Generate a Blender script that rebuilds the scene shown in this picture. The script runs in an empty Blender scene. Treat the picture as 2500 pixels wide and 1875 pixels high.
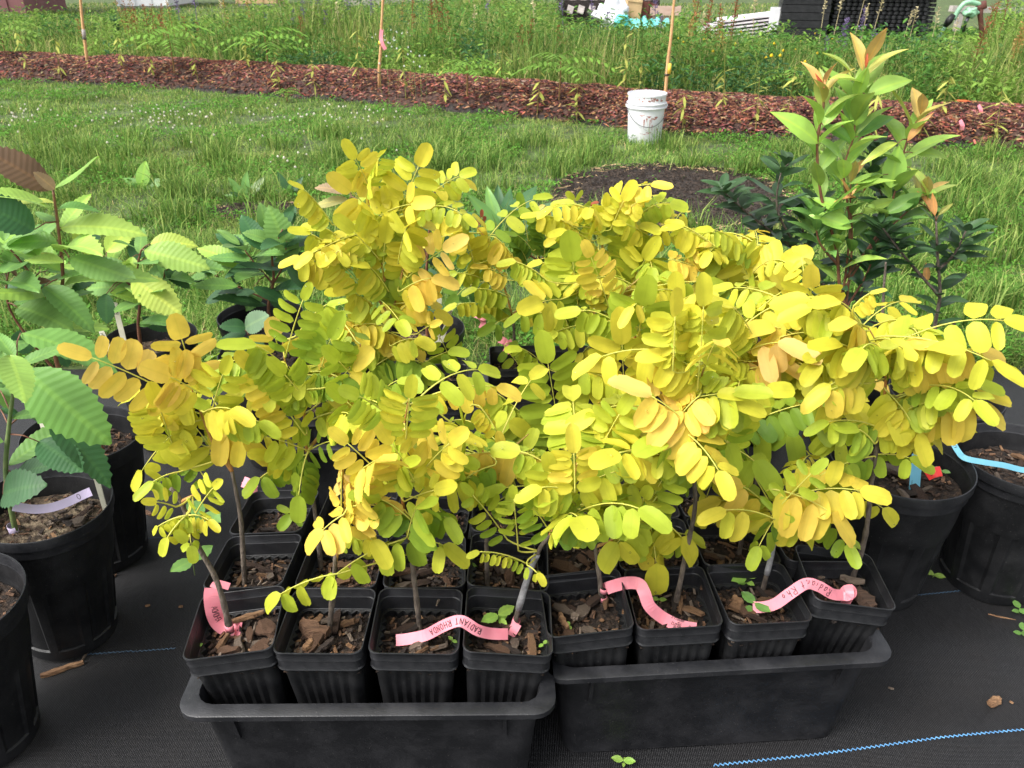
import bpy, math, random
import numpy as np
from mathutils import Vector, Matrix, noise as mnoise

# ------------------------------------------------------------------ camera, sky, sun, exposure
sc = bpy.context.scene
col = sc.collection
H = 1.3; PITCH = math.radians(28.0); F = 1960.0
cam_d = bpy.data.cameras.new('camera'); cam = bpy.data.objects.new('camera', cam_d); col.objects.link(cam)
cam.location = (0, 0, H); cam.rotation_euler = (math.pi/2 - PITCH, 0, 0)
cam_d.sensor_width = 36.0; cam_d.lens = 36.0*F/2500.0; cam_d.clip_end = 2000; cam_d.clip_start = .05
cam_d.dof.use_dof = True; cam_d.dof.focus_distance = 1.55; cam_d.dof.aperture_fstop = 13
sc.camera = cam
SUN_EL, SUN_AZ = math.radians(52), math.radians(-120)
w = bpy.data.worlds.new('World'); sc.world = w; w.use_nodes = True
nt = w.node_tree; bg = nt.nodes['Background']
sky = nt.nodes.new('ShaderNodeTexSky'); sky.sky_type = 'NISHITA'; sky.sun_disc = False
sky.sun_elevation = SUN_EL; sky.sun_rotation = SUN_AZ; sky.air_density = 1.0; sky.dust_density = 4.0; sky.ozone_density = .6
hs = nt.nodes.new('ShaderNodeHueSaturation'); hs.inputs['Saturation'].default_value = .22
nt.links.new(sky.outputs[0], hs.inputs['Color']); nt.links.new(hs.outputs[0], bg.inputs[0]); bg.inputs[1].default_value = .15
sl = bpy.data.lights.new('sun', 'SUN'); sl.energy = 1.5; sl.angle = math.radians(28); sl.color = (1, .975, .93)
so = bpy.data.objects.new('sun', sl); col.objects.link(so)
sdir = Vector((math.sin(SUN_AZ)*math.cos(SUN_EL), math.cos(SUN_AZ)*math.cos(SUN_EL), math.sin(SUN_EL)))
so.rotation_euler = (-sdir).to_track_quat('-Z', 'Y').to_euler(); so.location = (0, 0, 8)
vs = sc.view_settings; vs.view_transform = 'Standard'; vs.look = 'None'; vs.exposure = 1.13; vs.gamma = 1; vs.use_curve_mapping = False

# ------------------------------------------------------------------ helpers
rnd = random.Random(7)
rng = np.random.default_rng(11)
CP, SP = math.cos(PITCH), math.sin(PITCH)
def ray(px, py):
    x = (px-1250)/F; y = -(py-937.5)/F
    return Vector((x, CP + y*SP, -SP + y*CP))
def atz(px, py, z=0.0):
    d = ray(px, py); t = (z-H)/d.z; return Vector((d.x*t, d.y*t, z))
def aty(px, py, Y):
    d = ray(px, py); t = Y/d.y; return Vector((d.x*t, Y, H + d.z*t))
def depth(p): return p.y*CP - (p.z-H)*SP
def lin(r, g, b):
    f = lambda c: (c/255/12.92) if c <= 10 else ((c/255+.055)/1.055)**2.4
    return (f(r), f(g), f(b))

def tag(o, label, cat, group=None, kind=None):
    o['label'] = label
    if kind: o['kind'] = kind
    o['category'] = cat
    if group: o['group'] = group
    return o
def empty(name, loc=(0, 0, 0), rz=0):
    o = bpy.data.objects.new(name, None); o.empty_display_size = .02
    col.objects.link(o); o.location = loc; o.rotation_euler = (0, 0, rz); return o
def link(name, me, parent=None, mat=None):
    if mat is not None and not me.materials: me.materials.append(mat)
    o = bpy.data.objects.new(name, me); col.objects.link(o)
    if parent: o.parent = parent
    return o
class MB:
    def __init__(s): s.v = []; s.f = []
    def add(s, vs, fs):
        n = len(s.v); s.v += [tuple(p) for p in vs]; s.f += [tuple(i+n for i in f) for f in fs]
    def box(s, c, size, R=None, jit=0):
        vs = []
        for dz in (-.5, .5):
            for dx, dy in ((-.5, -.5), (.5, -.5), (.5, .5), (-.5, .5)):
                p = Vector((dx*size[0], dy*size[1], dz*size[2]))
                if jit: p += Vector((rnd.uniform(-jit, jit)*size[0], rnd.uniform(-jit, jit)*size[1], rnd.uniform(-jit, jit)*size[2]))
                if R: p = R @ p
                vs.append(Vector(c)+p)
        s.add(vs, [(0, 3, 2, 1), (4, 5, 6, 7), (0, 1, 5, 4), (1, 2, 6, 5), (2, 3, 7, 6), (3, 0, 4, 7)])
    def tube(s, pts, rad, n=6, cap=True, wob=0):
        pts = [Vector(p) for p in pts]
        m = len(pts); rr = rad if isinstance(rad, (list, tuple)) else [rad]*m
        up = Vector((0, 0, 1)); vs = []; prev = None
        for i, p in enumerate(pts):
            t = (pts[min(i+1, m-1)]-pts[max(i-1, 0)])
            if t.length < 1e-9: t = Vector((0, 0, 1))
            t.normalize()
            a = prev if prev is not None else (Vector((1, 0, 0)) if abs(t.x) < .9 else Vector((0, 1, 0)))
            a = (a - t*a.dot(t))
            if a.length < 1e-6: a = t.orthogonal()
            a.normalize(); prev = a; b = t.cross(a)
            for k in range(n):
                an = 2*math.pi*k/n; r = rr[i]*(1+(rnd.uniform(-wob, wob) if wob else 0))
                vs.append(p + (a*math.cos(an)+b*math.sin(an))*r)
        fs = [(i*n+k, i*n+(k+1) % n, (i+1)*n+(k+1) % n, (i+1)*n+k) for i in range(m-1) for k in range(n)]
        if cap: fs += [tuple(range(n-1, -1, -1)), tuple((m-1)*n+k for k in range(n))]
        s.add(vs, fs)
    def rings(s, rings, closed=True, capb=False, capt=False):
        n = len(rings[0]); vs = [p for r in rings for p in r]
        fs = [(i*n+k, i*n+(k+1) % n, (i+1)*n+(k+1) % n, (i+1)*n+k) for i in range(len(rings)-1) for k in range(n if closed else n-1)]
        if capb: fs.append(tuple(range(n-1, -1, -1)))
        if capt: fs.append(tuple((len(rings)-1)*n+k for k in range(n)))
        s.add(vs, fs)
    def mesh(s, name, mat=None, smooth=True, sharp=0):
        me = bpy.data.meshes.new(name); me.from_pydata(s.v, [], s.f)
        if smooth: me.polygons.foreach_set('use_smooth', [True]*len(me.polygons))
        if smooth and sharp: me.set_sharp_from_angle(angle=math.radians(sharp))
        if mat: me.materials.append(mat)
        me.update(); return me
    def build(s, name, mat, parent=None, smooth=True, sharp=0): return link(name, s.mesh(name, mat, smooth, sharp), parent)

def spline(pts, n):
    pts = [Vector(p) for p in pts]
    if len(pts) == 2: return [pts[0].lerp(pts[1], i/(n-1)) for i in range(n)]
    out = []; m = len(pts)-1
    for i in range(n):
        u = i/(n-1)*m; k = min(int(u), m-1); t = u-k
        p0 = pts[max(k-1, 0)]; p1 = pts[k]; p2 = pts[k+1]; p3 = pts[min(k+2, m)]
        out.append(.5*((2*p1)+(p2-p0)*t+(2*p0-5*p1+4*p2-p3)*t*t+(3*p1-p0-3*p2+p3)*t**3))
    return out

def np_mesh(name, verts, quads, cols=None, mat=None, tris=False):
    me = bpy.data.meshes.new(name); nv = len(verts); k = 3 if tris else 4; nf = len(quads)
    me.vertices.add(nv); me.vertices.foreach_set('co', np.asarray(verts, np.float32).ravel())
    me.loops.add(nf*k); me.loops.foreach_set('vertex_index', np.asarray(quads, np.int32).ravel())
    me.polygons.add(nf); me.polygons.foreach_set('loop_start', np.arange(0, nf*k, k, dtype=np.int32))
    me.polygons.foreach_set('loop_total', np.full(nf, k, np.int32))
    if cols is not None:
        a = me.color_attributes.new('tint', 'FLOAT_COLOR', 'POINT')
        c4 = np.ones((nv, 4), np.float32); c4[:, :3] = cols; a.data.foreach_set('color', c4.ravel())
    me.update(calc_edges=True)
    if mat: me.materials.append(mat)
    return me

# ------------------------------------------------------------------ materials
def newmat(name):
    m = bpy.data.materials.new(name); m.use_nodes = True
    t = m.node_tree; return m, t, t.nodes['Principled BSDF'], t.nodes['Material Output']
def mat(name, c1, c2=None, scale=20, rough=.7, bump=0, bscale=None, spec=.5, detail=4, stretch=None, c3=None, ramp=(.35, .65)):
    m, t, p, o = newmat(name); p.inputs['Roughness'].default_value = rough; p.inputs['Specular IOR Level'].default_value = spec
    tc = t.nodes.new('ShaderNodeTexCoord'); src = tc.outputs['Object']
    if stretch:
        mp = t.nodes.new('ShaderNodeMapping'); mp.inputs['Scale'].default_value = stretch; t.links.new(src, mp.inputs[0]); src = mp.outputs[0]
    if c2:
        n = t.nodes.new('ShaderNodeTexNoise'); n.inputs['Scale'].default_value = scale; n.inputs['Detail'].default_value = detail
        t.links.new(src, n.inputs['Vector'])
        r = t.nodes.new('ShaderNodeValToRGB'); e = r.color_ramp.elements
        e[0].position = ramp[0]; e[0].color = (*c1, 1); e[1].position = ramp[1]; e[1].color = (*c2, 1)
        if c3: q = e.new(.5*(ramp[0]+ramp[1])); q.color = (*c3, 1)
        t.links.new(n.outputs[0], r.inputs[0]); t.links.new(r.outputs[0], p.inputs['Base Color'])
    else: p.inputs['Base Color'].default_value = (*c1, 1)
    if bump:
        n2 = t.nodes.new('ShaderNodeTexNoise'); n2.inputs['Scale'].default_value = bscale or scale*3; n2.inputs['Detail'].default_value = 5
        t.links.new(src, n2.inputs['Vector'])
        b = t.nodes.new('ShaderNodeBump'); b.inputs['Strength'].default_value = bump; b.inputs['Distance'].default_value = .01
        t.links.new(n2.outputs[0], b.inputs['Height']); t.links.new(b.outputs[0], p.inputs['Normal'])
    return m
def leafmat(name, src='object', trans=.35, rough=.42, spec=.4, vary=.16, midrib=(1.25, 1.2, 1.2), veins=0, stretch=1.0):
    m, t, p, o = newmat(name); N = t.nodes; Lk = t.links.new
    p.inputs['Roughness'].default_value = rough; p.inputs['Specular IOR Level'].default_value = spec
    tc = N.new('ShaderNodeTexCoord')
    if src == 'object':
        oi = N.new('ShaderNodeObjectInfo'); base = oi.outputs['Color']
    else:
        at = N.new('ShaderNodeAttribute'); at.attribute_name = 'tint'; base = at.outputs['Color']
    hsv = N.new('ShaderNodeHueSaturation'); Lk(base, hsv.inputs['Color'])
    nz = N.new('ShaderNodeTexNoise'); nz.inputs['Scale'].default_value = 2.5 if src == 'object' else 30; nz.inputs['Detail'].default_value = 3
    Lk(tc.outputs['Object'], nz.inputs['Vector'])
    if src == 'object':
        vm = N.new('ShaderNodeVectorMath'); vm.operation = 'ADD'; Lk(tc.outputs['Object'], vm.inputs[0])
        cb = N.new('ShaderNodeCombineXYZ'); ml = N.new('ShaderNodeMath'); ml.operation = 'MULTIPLY'; ml.inputs[1].default_value = 37.0
        Lk(oi.outputs['Random'], ml.inputs[0]); Lk(ml.outputs[0], cb.inputs[0]); Lk(cb.outputs[0], vm.inputs[1]); Lk(vm.outputs[0], nz.inputs['Vector'])
    mr = N.new('ShaderNodeMapRange'); mr.inputs[3].default_value = 1-vary; mr.inputs[4].default_value = 1+vary
    mr.inputs[1].default_value = .25; mr.inputs[2].default_value = .75
    Lk(nz.outputs[0], mr.inputs[0]); Lk(mr.outputs[0], hsv.inputs['Value']); out = hsv.outputs[0]
    if midrib and src == 'object':
        sx = N.new('ShaderNodeSeparateXYZ'); Lk(tc.outputs['Object'], sx.inputs[0])
        ab = N.new('ShaderNodeMath'); ab.operation = 'ABSOLUTE'; Lk(sx.outputs[1], ab.inputs[0])
        lt = N.new('ShaderNodeMapRange'); lt.inputs[1].default_value = .012; lt.inputs[2].default_value = .03; lt.inputs[3].default_value = .7; lt.inputs[4].default_value = 0
        Lk(ab.outputs[0], lt.inputs[0])
        mx = N.new('ShaderNodeMix'); mx.data_type = 'RGBA'; mx.blend_type = 'MULTIPLY'; mx.inputs['B'].default_value = (*midrib, 1)
        Lk(lt.outputs[0], mx.inputs['Factor']); Lk(out, mx.inputs['A']); out = mx.outputs['Result']
        if veins:
            # side veins running forward from the midrib
            sb = N.new('ShaderNodeMath'); sb.operation = 'MULTIPLY_ADD'; sb.inputs[1].default_value = -.55; Lk(ab.outputs[0], sb.inputs[0]); Lk(sx.outputs[0], sb.inputs[2])
            sn = N.new('ShaderNodeMath'); sn.operation = 'MULTIPLY'; sn.inputs[1].default_value = veins*2*math.pi; Lk(sb.outputs[0], sn.inputs[0])
            si = N.new('ShaderNodeMath'); si.operation = 'COSINE'; Lk(sn.outputs[0], si.inputs[0])
            vr = N.new('ShaderNodeMapRange'); vr.inputs[1].default_value = .86; vr.inputs[2].default_value = 1.0; vr.inputs[3].default_value = 0; vr.inputs[4].default_value = .22
            Lk(si.outputs[0], vr.inputs[0])
            mv = N.new('ShaderNodeMix'); mv.data_type = 'RGBA'; mv.blend_type = 'MULTIPLY'; mv.inputs['B'].default_value = (*midrib, 1)
            Lk(vr.outputs[0], mv.inputs['Factor']); Lk(out, mv.inputs['A']); out = mv.outputs['Result']
            bp = N.new('ShaderNodeBump'); bp.inputs['Strength'].default_value = .10; bp.inputs['Distance'].default_value = .004
            Lk(si.outputs[0], bp.inputs['Height']); Lk(bp.outputs[0], p.inputs['Normal'])
    Lk(out, p.inputs['Base Color'])
    tr = N.new('ShaderNodeBsdfTranslucent'); Lk(out, tr.inputs['Color'])
    ms = N.new('ShaderNodeMixShader'); ms.inputs[0].default_value = trans
    Lk(p.outputs[0], ms.inputs[1]); Lk(tr.outputs[0], ms.inputs[2]); Lk(ms.outputs[0], o.inputs['Surface'])
    return m

M = {}
M['yleaf'] = leafmat('yellow_leaf', trans=.38, vary=.10, midrib=(.93, .95, .9), rough=.5, spec=.3)
M['chestnut'] = leafmat('chestnut_leaf', trans=.3, vary=.22, midrib=(1.35, 1.25, 1.1), veins=13, rough=.5, spec=.35)
M['gleaf'] = leafmat('green_leaf', trans=.3, vary=.2, midrib=(1.25, 1.15, .9), rough=.42, spec=.45)
M['grass'] = leafmat('grass_blade', src='tint', trans=.35, vary=.12, rough=.6, spec=.12)
M['rachis'] = mat('rachis', (.62, .55, .10), (.50, .52, .08), scale=40, rough=.55)
M['shoot'] = mat('young_shoot', (.42, .30, .07), (.45, .16, .05), scale=14, rough=.6)
M['bark'] = mat('bark', (.055, .042, .034), (.19, .15, .115), scale=120, rough=.85, bump=.6, bscale=300, stretch=(1, 1, .35), ramp=(.3, .7))
M['bark_grey'] = mat('graft_wax', (.20, .195, .20), (.33, .32, .33), scale=80, rough=.55, bump=.4, bscale=160)
M['bark_red'] = mat('red_stem', (.14, .05, .03), (.22, .10, .05), scale=60, rough=.6)
M['bark_green'] = mat('green_stem', (.10, .16, .05), (.16, .2, .07), scale=60, rough=.6)
M['copper_stem'] = mat('copper_stem', (.16, .30, .25), (.22, .34, .27), scale=60, rough=.7)

def plastic(name, base, rough, spec=.5):
    m, t, p, o = newmat(name); N = t.nodes; Lk = t.links.new
    tc = N.new('ShaderNodeTexCoord')
    n = N.new('ShaderNodeTexNoise'); n.inputs['Scale'].default_value = 14; n.inputs['Detail'].default_value = 6; n.inputs['Roughness'].default_value = .7
    Lk(tc.outputs['Object'], n.inputs['Vector'])
    n2 = N.new('ShaderNodeTexNoise'); n2.inputs['Scale'].default_value = 420; n2.inputs['Detail'].default_value = 2
    Lk(tc.outputs['Object'], n2.inputs['Vector'])
    r = N.new('ShaderNodeValToRGB'); e = r.color_ramp.elements
    e[0].position = .42; e[0].color = (*base, 1); e[1].position = .72; e[1].color = (base[0]*2.4+.006, base[1]*2.3+.006, base[2]*2.2+.006, 1)
    Lk(n.outputs[0], r.inputs[0])
    sp = N.new('ShaderNodeMapRange'); sp.inputs[1].default_value = .70; sp.inputs[2].default_value = .76; sp.inputs[3].default_value = 0; sp.inputs[4].default_value = .6
    Lk(n2.outputs[0], sp.inputs[0])
    mx = N.new('ShaderNodeMix'); mx.data_type = 'RGBA'; mx.inputs['B'].default_value = (.16, .15, .14, 1)
    Lk(sp.outputs[0], mx.inputs['Factor']); Lk(r.outputs[0], mx.inputs['A']); Lk(mx.outputs['Result'], p.inputs['Base Color'])
    rr = N.new('ShaderNodeMapRange'); rr.inputs[3].default_value = rough-.1; rr.inputs[4].default_value = rough+.18
    Lk(n.outputs[0], rr.inputs[0]); Lk(rr.outputs[0], p.inputs['Roughness']); p.inputs['Specular IOR Level'].default_value = spec
    b = N.new('ShaderNodeBump'); b.inputs['Strength'].default_value = .12; b.inputs['Distance'].default_value = .004
    Lk(n2.outputs[0], b.inputs['Height']); Lk(b.outputs[0], p.inputs['Normal'])
    return m
M['pot'] = plastic('black_pot_plastic', (.0075, .0078, .0088), .45, .36)
M['tray'] = plastic('black_tray_plastic', (.0085, .0088, .0105), .5, .36)
M['rim'] = plastic('black_rim_plastic', (.0105, .011, .0130), .36, .48)
M['soil'] = mat('potting_soil', (.010, .006, .004), (.05, .030, .018), scale=90, rough=.95, bump=1.0, bscale=140, c3=(.022, .013, .008))
M['soil_sand'] = mat('sandy_soil', (.03, .02, .012), (.26, .20, .13), scale=45, rough=.95, bump=.8, bscale=160, c3=(.10, .07, .045))
chips = [((.030, .016, .010), (.075, .040, .024)), ((.075, .038, .020), (.17, .09, .05)), ((.15, .075, .035), (.30, .17, .085)), ((.10, .07, .05), (.21, .16, .12)), ((.018, .012, .009), (.05, .034, .026))]
M['chip'] = [mat('bark_chip_%d' % i, a, b, scale=60, rough=.85, bump=.7, bscale=200, stretch=(.3, 2, 1)) for i, (a, b) in enumerate(chips)]
M['pink'] = mat('pink_tag', lin(236, 138, 152), lin(243, 152, 165), scale=30, rough=.45)
M['blue_tag'] = mat('blue_tag', lin(118, 186, 208), rough=.45)
M['red_tag'] = mat('red_tag', lin(222, 52, 46), rough=.45)
M['lilac_tag'] = mat('lilac_tag', lin(205, 190, 220), rough=.5)
M['ink'] = mat('marker_ink', (.02, .012, .014), rough=.6)
M['stake_white'] = mat('label_stake', lin(225, 222, 200), lin(205, 200, 178), scale=25, rough=.6)
M['wood'] = mat('stake_wood', lin(214, 170, 122), lin(190, 140, 95), scale=40, rough=.8, stretch=(4, 4, .4), bump=.3)
M['wood_grey'] = mat('weathered_wood', lin(150, 142, 138), lin(185, 176, 170), scale=15, rough=.85, stretch=(.4, 4, 4), bump=.4)
M['wood_pink'] = mat('plank_wood', lin(196, 168, 152), lin(180, 150, 136), scale=9, rough=.8, stretch=(.3, 4, 4), bump=.3)
M['rust'] = mat('rusty_sheet', lin(110, 62, 48), lin(84, 50, 42), scale=6, rough=.8, bump=.3)
M['white_pl'] = mat('white_plastic', lin(232, 232, 236), lin(220, 220, 224), scale=8, rough=.4)
M['white_lat'] = mat('white_lattice', lin(224, 216, 220), lin(196, 188, 194), scale=6, rough=.6)
M['teal'] = mat('teal_tarp', lin(110, 210, 205), lin(80, 185, 185), scale=9, rough=.5)
M['maroon'] = mat('maroon_paint', lin(128, 84, 84), lin(112, 70, 72), scale=3, rough=.7)
M['tan'] = mat('tan_box', lin(205, 175, 130), lin(185, 155, 115), scale=5, rough=.8)
M['greyw'] = mat('grey_boards', lin(168, 162, 154), lin(140, 134, 128), scale=5, rough=.8)
M['pipe_green'] = mat('pale_green_hose', lin(150, 196, 160), lin(132, 178, 146), scale=12, rough=.5)
M['wire'] = mat('wire', (.12, .12, .13), rough=.35); M['wire'].node_tree.nodes['Principled BSDF'].inputs['Metallic'].default_value = .9
M['blackt'] = mat('black_band', (.01, .01, .01), rough=.5)
M['yellow_tag'] = mat('yellow_label', lin(235, 195, 70), rough=.5)
M['splash'] = mat('brown_red_paint', lin(140, 84, 74), lin(176, 118, 108), scale=30, rough=.7)
M['dirt'] = mat('bare_dirt', (.014, .009, .007), (.055, .038, .028), scale=22, rough=.95, bump=1.0, bscale=60, c3=(.028, .019, .014))
M['mulch'] = mat('mulch_base', (.020, .010, .008), (.09, .045, .032), scale=30, rough=.95, bump=1.0, bscale=50, stretch=(1, 2, 1))
M['compost'] = mat('dark_compost', (.012, .009, .008), (.045, .034, .030), scale=24, rough=.95, bump=1, bscale=60)
M['chip_t'] = leafmat('mulch_chip', src='tint', trans=.0, vary=.2, rough=.85, spec=.2)
M['flower'] = leafmat('flower_petals', src='tint', trans=.25, vary=.05, rough=.6)
M['water'], _t, _p, _o = newmat('water_drop')
_p.inputs['Base Color'].default_value = (1, 1, 1, 1); _p.inputs['Roughness'].default_value = .02; _p.inputs['Transmission Weight'].default_value = 1; _p.inputs['IOR'].default_value = 1.33
M['thread'] = mat('blue_thread', lin(92, 150, 196), lin(70, 120, 165), scale=60, rough=.6)
M['thread_dim'] = mat('grey_blue_thread', lin(60, 84, 104), lin(45, 62, 78), scale=60, rough=.7)

def groundmat():
    m, t, p, o = newmat('grassy_ground'); N = t.nodes; Lk = t.links.new
    p.inputs['Roughness'].default_value = .95
    tc = N.new('ShaderNodeTexCoord')
    n = N.new('ShaderNodeTexNoise'); n.inputs['Scale'].default_value = 9; n.inputs['Detail'].default_value = 8; Lk(tc.outputs['Object'], n.inputs['Vector'])
    r = N.new('ShaderNodeValToRGB'); e = r.color_ramp.elements
    e[0].position = .35; e[0].color = (.035, .045, .014, 1); e[1].position = .65; e[1].color = (.09, .14, .035, 1)
    Lk(n.outputs[0], r.inputs[0]); Lk(r.outputs[0], p.inputs['Base Color'])
    b = N.new('ShaderNodeBump'); b.inputs['Strength'].default_value = .8; b.inputs['Distance'].default_value = .03
    Lk(n.outputs[0], b.inputs['Height']); Lk(b.outputs[0], p.inputs['Normal'])
    return m
def fabricmat():
    m, t, p, o = newmat('woven_ground_cloth'); N = t.nodes; Lk = t.links.new
    tc = N.new('ShaderNodeTexCoord'); src = tc.outputs['Object']
    def wave(direction, scale, dist):
        wv = N.new('ShaderNodeTexWave'); wv.bands_direction = direction; wv.inputs['Scale'].default_value = scale
        wv.inputs['Distortion'].default_value = dist; wv.inputs['Detail'].default_value = 2; wv.inputs['Detail Scale'].default_value = 6
        Lk(src, wv.inputs['Vector']); return wv.outputs['Fac']
    wx = wave('X', 95, 1.2); wy = wave('Y', 120, 1.5)
    mu = N.new('ShaderNodeMath'); mu.operation = 'MULTIPLY'; Lk(wx, mu.inputs[0]); Lk(wy, mu.inputs[1])
    big = N.new('ShaderNodeTexNoise'); big.inputs['Scale'].default_value = 5; big.inputs['Detail'].default_value = 6; big.inputs['Roughness'].default_value = .65; Lk(src, big.inputs['Vector'])
    fine = N.new('ShaderNodeTexNoise'); fine.inputs['Scale'].default_value = 240; fine.inputs['Detail'].default_value = 2
    mp = N.new('ShaderNodeMapping'); mp.inputs['Scale'].default_value = (1.0, .18, 1); Lk(src, mp.inputs[0]); Lk(mp.outputs[0], fine.inputs['Vector'])
    r = N.new('ShaderNodeValToRGB'); e = r.color_ramp.elements
    e[0].position = .05; e[0].color = (.003, .003, .0034, 1); e[1].position = .8; e[1].color = (.034, .033, .038, 1)
    ad = N.new('ShaderNodeMath'); ad.operation = 'MULTIPLY'; Lk(mu.outputs[0], ad.inputs[0]); Lk(fine.outputs[0], ad.inputs[1])
    a2 = N.new('ShaderNodeMath'); a2.operation = 'MULTIPLY'; a2.inputs[1].default_value = 1.9; Lk(ad.outputs[0], a2.inputs[0])
    Lk(a2.outputs[0], r.inputs[0])
    # dusty / dirty areas with their own shape
    dr = N.new('ShaderNodeValToRGB'); d = dr.color_ramp.elements
    d[0].position = .45; d[0].color = (0, 0, 0, 1); d[1].position = .75; d[1].color = (.5, .5, .5, 1); Lk(big.outputs[0], dr.inputs[0])
    mx = N.new('ShaderNodeMix'); mx.data_type = 'RGBA'; mx.inputs['B'].default_value = (.016, .013, .012, 1)
    Lk(dr.outputs[0], mx.inputs['Factor']); Lk(r.outputs[0], mx.inputs['A']); Lk(mx.outputs['Result'], p.inputs['Base Color'])
    rr = N.new('ShaderNodeMapRange'); rr.inputs[3].default_value = .34; rr.inputs[4].default_value = .62; Lk(big.outputs[0], rr.inputs[0]); Lk(rr.outputs[0], p.inputs['Roughness'])
    p.inputs['Specular IOR Level'].default_value = .42
    b = N.new('ShaderNodeBump'); b.inputs['Strength'].default_value = .7; b.inputs['Distance'].default_value = .003
    Lk(a2.outputs[0], b.inputs['Height']); Lk(b.outputs[0], p.inputs['Normal'])
    return m
M['ground'] = groundmat(); M['fabric'] = fabricmat()

# ------------------------------------------------------------------ setting: ground, cloth, mulch bed, dirt
g = MB()
xs = [-150, -60, -25, -12, -6, -3, 0, 3, 6, 12, 25, 60, 150]; ys = [-60, -20, -5, 0, 2.5, 5, 8, 12, 18, 26, 40, 80, 200]
def gz(x, y):
    if y < 18: return 0.0
    return min(1.6, (y-18)*.012)
g.add([(x, y, gz(x, y)) for y in ys for x in xs], [(j*13+i, j*13+i+1, (j+1)*13+i+1, (j+1)*13+i) for j in range(12) for i in range(12)])
o = g.build('ground', M['ground']); tag(o, 'grassy ground of the nursery field', 'ground', kind='structure')

FROT = math.radians(6)
def cloth_z(x, y):
    z = .006
    if x > .55 and y < 1.9:
        k = min(1, (x-.55)/.25)*min(1, (1.9-y)/.4)
        z += .012*k*(.5+.5*math.sin(y*22+3.2*mnoise.noise(Vector((x*1.7, y*1.2, 0)))))
    if x < -.55 and x > -.8: z += .002*math.sin(y*9)
    return z
m_ = MB(); nx, ny = 130, 90; x0, x1, y0, y1 = -3.6, 3.6, -.3, 2.55
vs_ = []
for j in range(ny+1):
    for i in range(nx+1):
        x = x0+(x1-x0)*i/nx; y = y0+(y1-y0)*j/ny
        if j == ny: y += .02*mnoise.noise(Vector((x*3, 0, 4)))
        vs_.append((x, y, cloth_z(x, y)))
m_.add(vs_, [(j*(nx+1)+i, j*(nx+1)+i+1, (j+1)*(nx+1)+i+1, (j+1)*(nx+1)+i) for j in range(ny) for i in range(nx)])
cloth = m_.build('ground_cloth', M['fabric']); tag(cloth, 'black woven weed-barrier cloth laid on the ground', 'ground cloth', kind='structure')
def thread(p0, p1, amp=.0022, per=.009, wdt=.0012, m=None):
    mb = MB(); p0 = Vector(p0); p1 = Vector(p1); L = (p1-p0).length; n = int(L/(per/2)); d = (p1-p0).normalized(); s = Vector((-d.y, d.x, 0))
    for i in range(n):
        a = p0+d*(i*per/2)+s*(amp if i % 2 else -amp); b = p0+d*((i+1)*per/2)+s*(-amp if i % 2 else amp)
        za, zb = cloth_z(a.x, a.y)+.0022, cloth_z(b.x, b.y)+.0022
        mb.add([(a.x-s.x*wdt, a.y-s.y*wdt, za), (a.x+s.x*wdt, a.y+s.y*wdt, za+.0006), (b.x+s.x*wdt, b.y+s.y*wdt, zb+.0006), (b.x-s.x*wdt, b.y-s.y*wdt, zb)], [(0, 1, 2, 3)])
    return mb.build('blue_marker_thread', m, cloth, False)
thread(atz(1740, 1876), atz(2560, 1789), m=M['thread'])
thread(atz(120, 1612), atz(430, 1588), amp=.0016, m=M['thread_dim'])
thread(atz(310, 1324), atz(400, 1318), amp=.0014, m=M['thread_dim'])
thread(atz(2200, 1464), atz(2375, 1448), amp=.0014, m=M['thread_dim'])

bermF = [Vector(p) for p in [(-13, 12.5, 0), (-9.5, 11.35, 0), (-6.1, 10.14, 0), (-3.8, 9.4, 0), (-1.7, 8.5, 0), (.19, 7.55, 0), (1.37, 6.85, 0), (2.6, 6.45, 0), (3.9, 6.15, 0), (6.5, 5.5, 0), (9, 4.9, 0)]]
bermC = spline(bermF, 140)
BPROF = [(0, -.01), (.06, .05), (.16, .13), (.3, .20), (.45, .235), (.62, .24), (.8, .21), (1.0, .12), (1.2, -.01)]
def berm_pt(i, k):
    a = bermC[max(i-1, 0)]; b = bermC[min(i+1, len(bermC)-1)]; d = (b-a).normalized(); nrm = Vector((-d.y, d.x, 0))
    s, z = BPROF[k]; p = bermC[i]+nrm*s
    if 0 < k < 8:
        z += .035*mnoise.noise(p*2.2)+.02*mnoise.noise(p*7); p = p+nrm*.07*mnoise.noise(Vector((p.x*1.5, p.y*1.5, 5)))
    return Vector((p.x, p.y, z))
bm_ = MB(); grid = [[berm_pt(i, k) for k in range(9)] for i in range(140)]
bm_.add([p for r in grid for p in r], [(i*9+k, (i+1)*9+k, (i+1)*9+k+1, i*9+k+1) for i in range(139) for k in range(8)])
berm = bm_.build('mulch_bed', M['mulch']); tag(berm, 'long raised bed covered with reddish brown wood mulch', 'mulch bed', kind='structure')
berm.data.materials.append(M['compost'])
for f in berm.data.polygons:
    if f.index % 8 < 1 and mnoise.noise(Vector((f.index*.02, 3, 1))) > -.2: f.material_index = 1
def berm_surface(i, k):
    i0 = int(i); k0 = min(int(k), 7); fi = i-i0; fk = k-k0; i1 = min(i0+1, 139)
    return grid[i0][k0].lerp(grid[i1][k0], fi).lerp(grid[i0][k0+1].lerp(grid[i1][k0+1], fi), fk)
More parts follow.
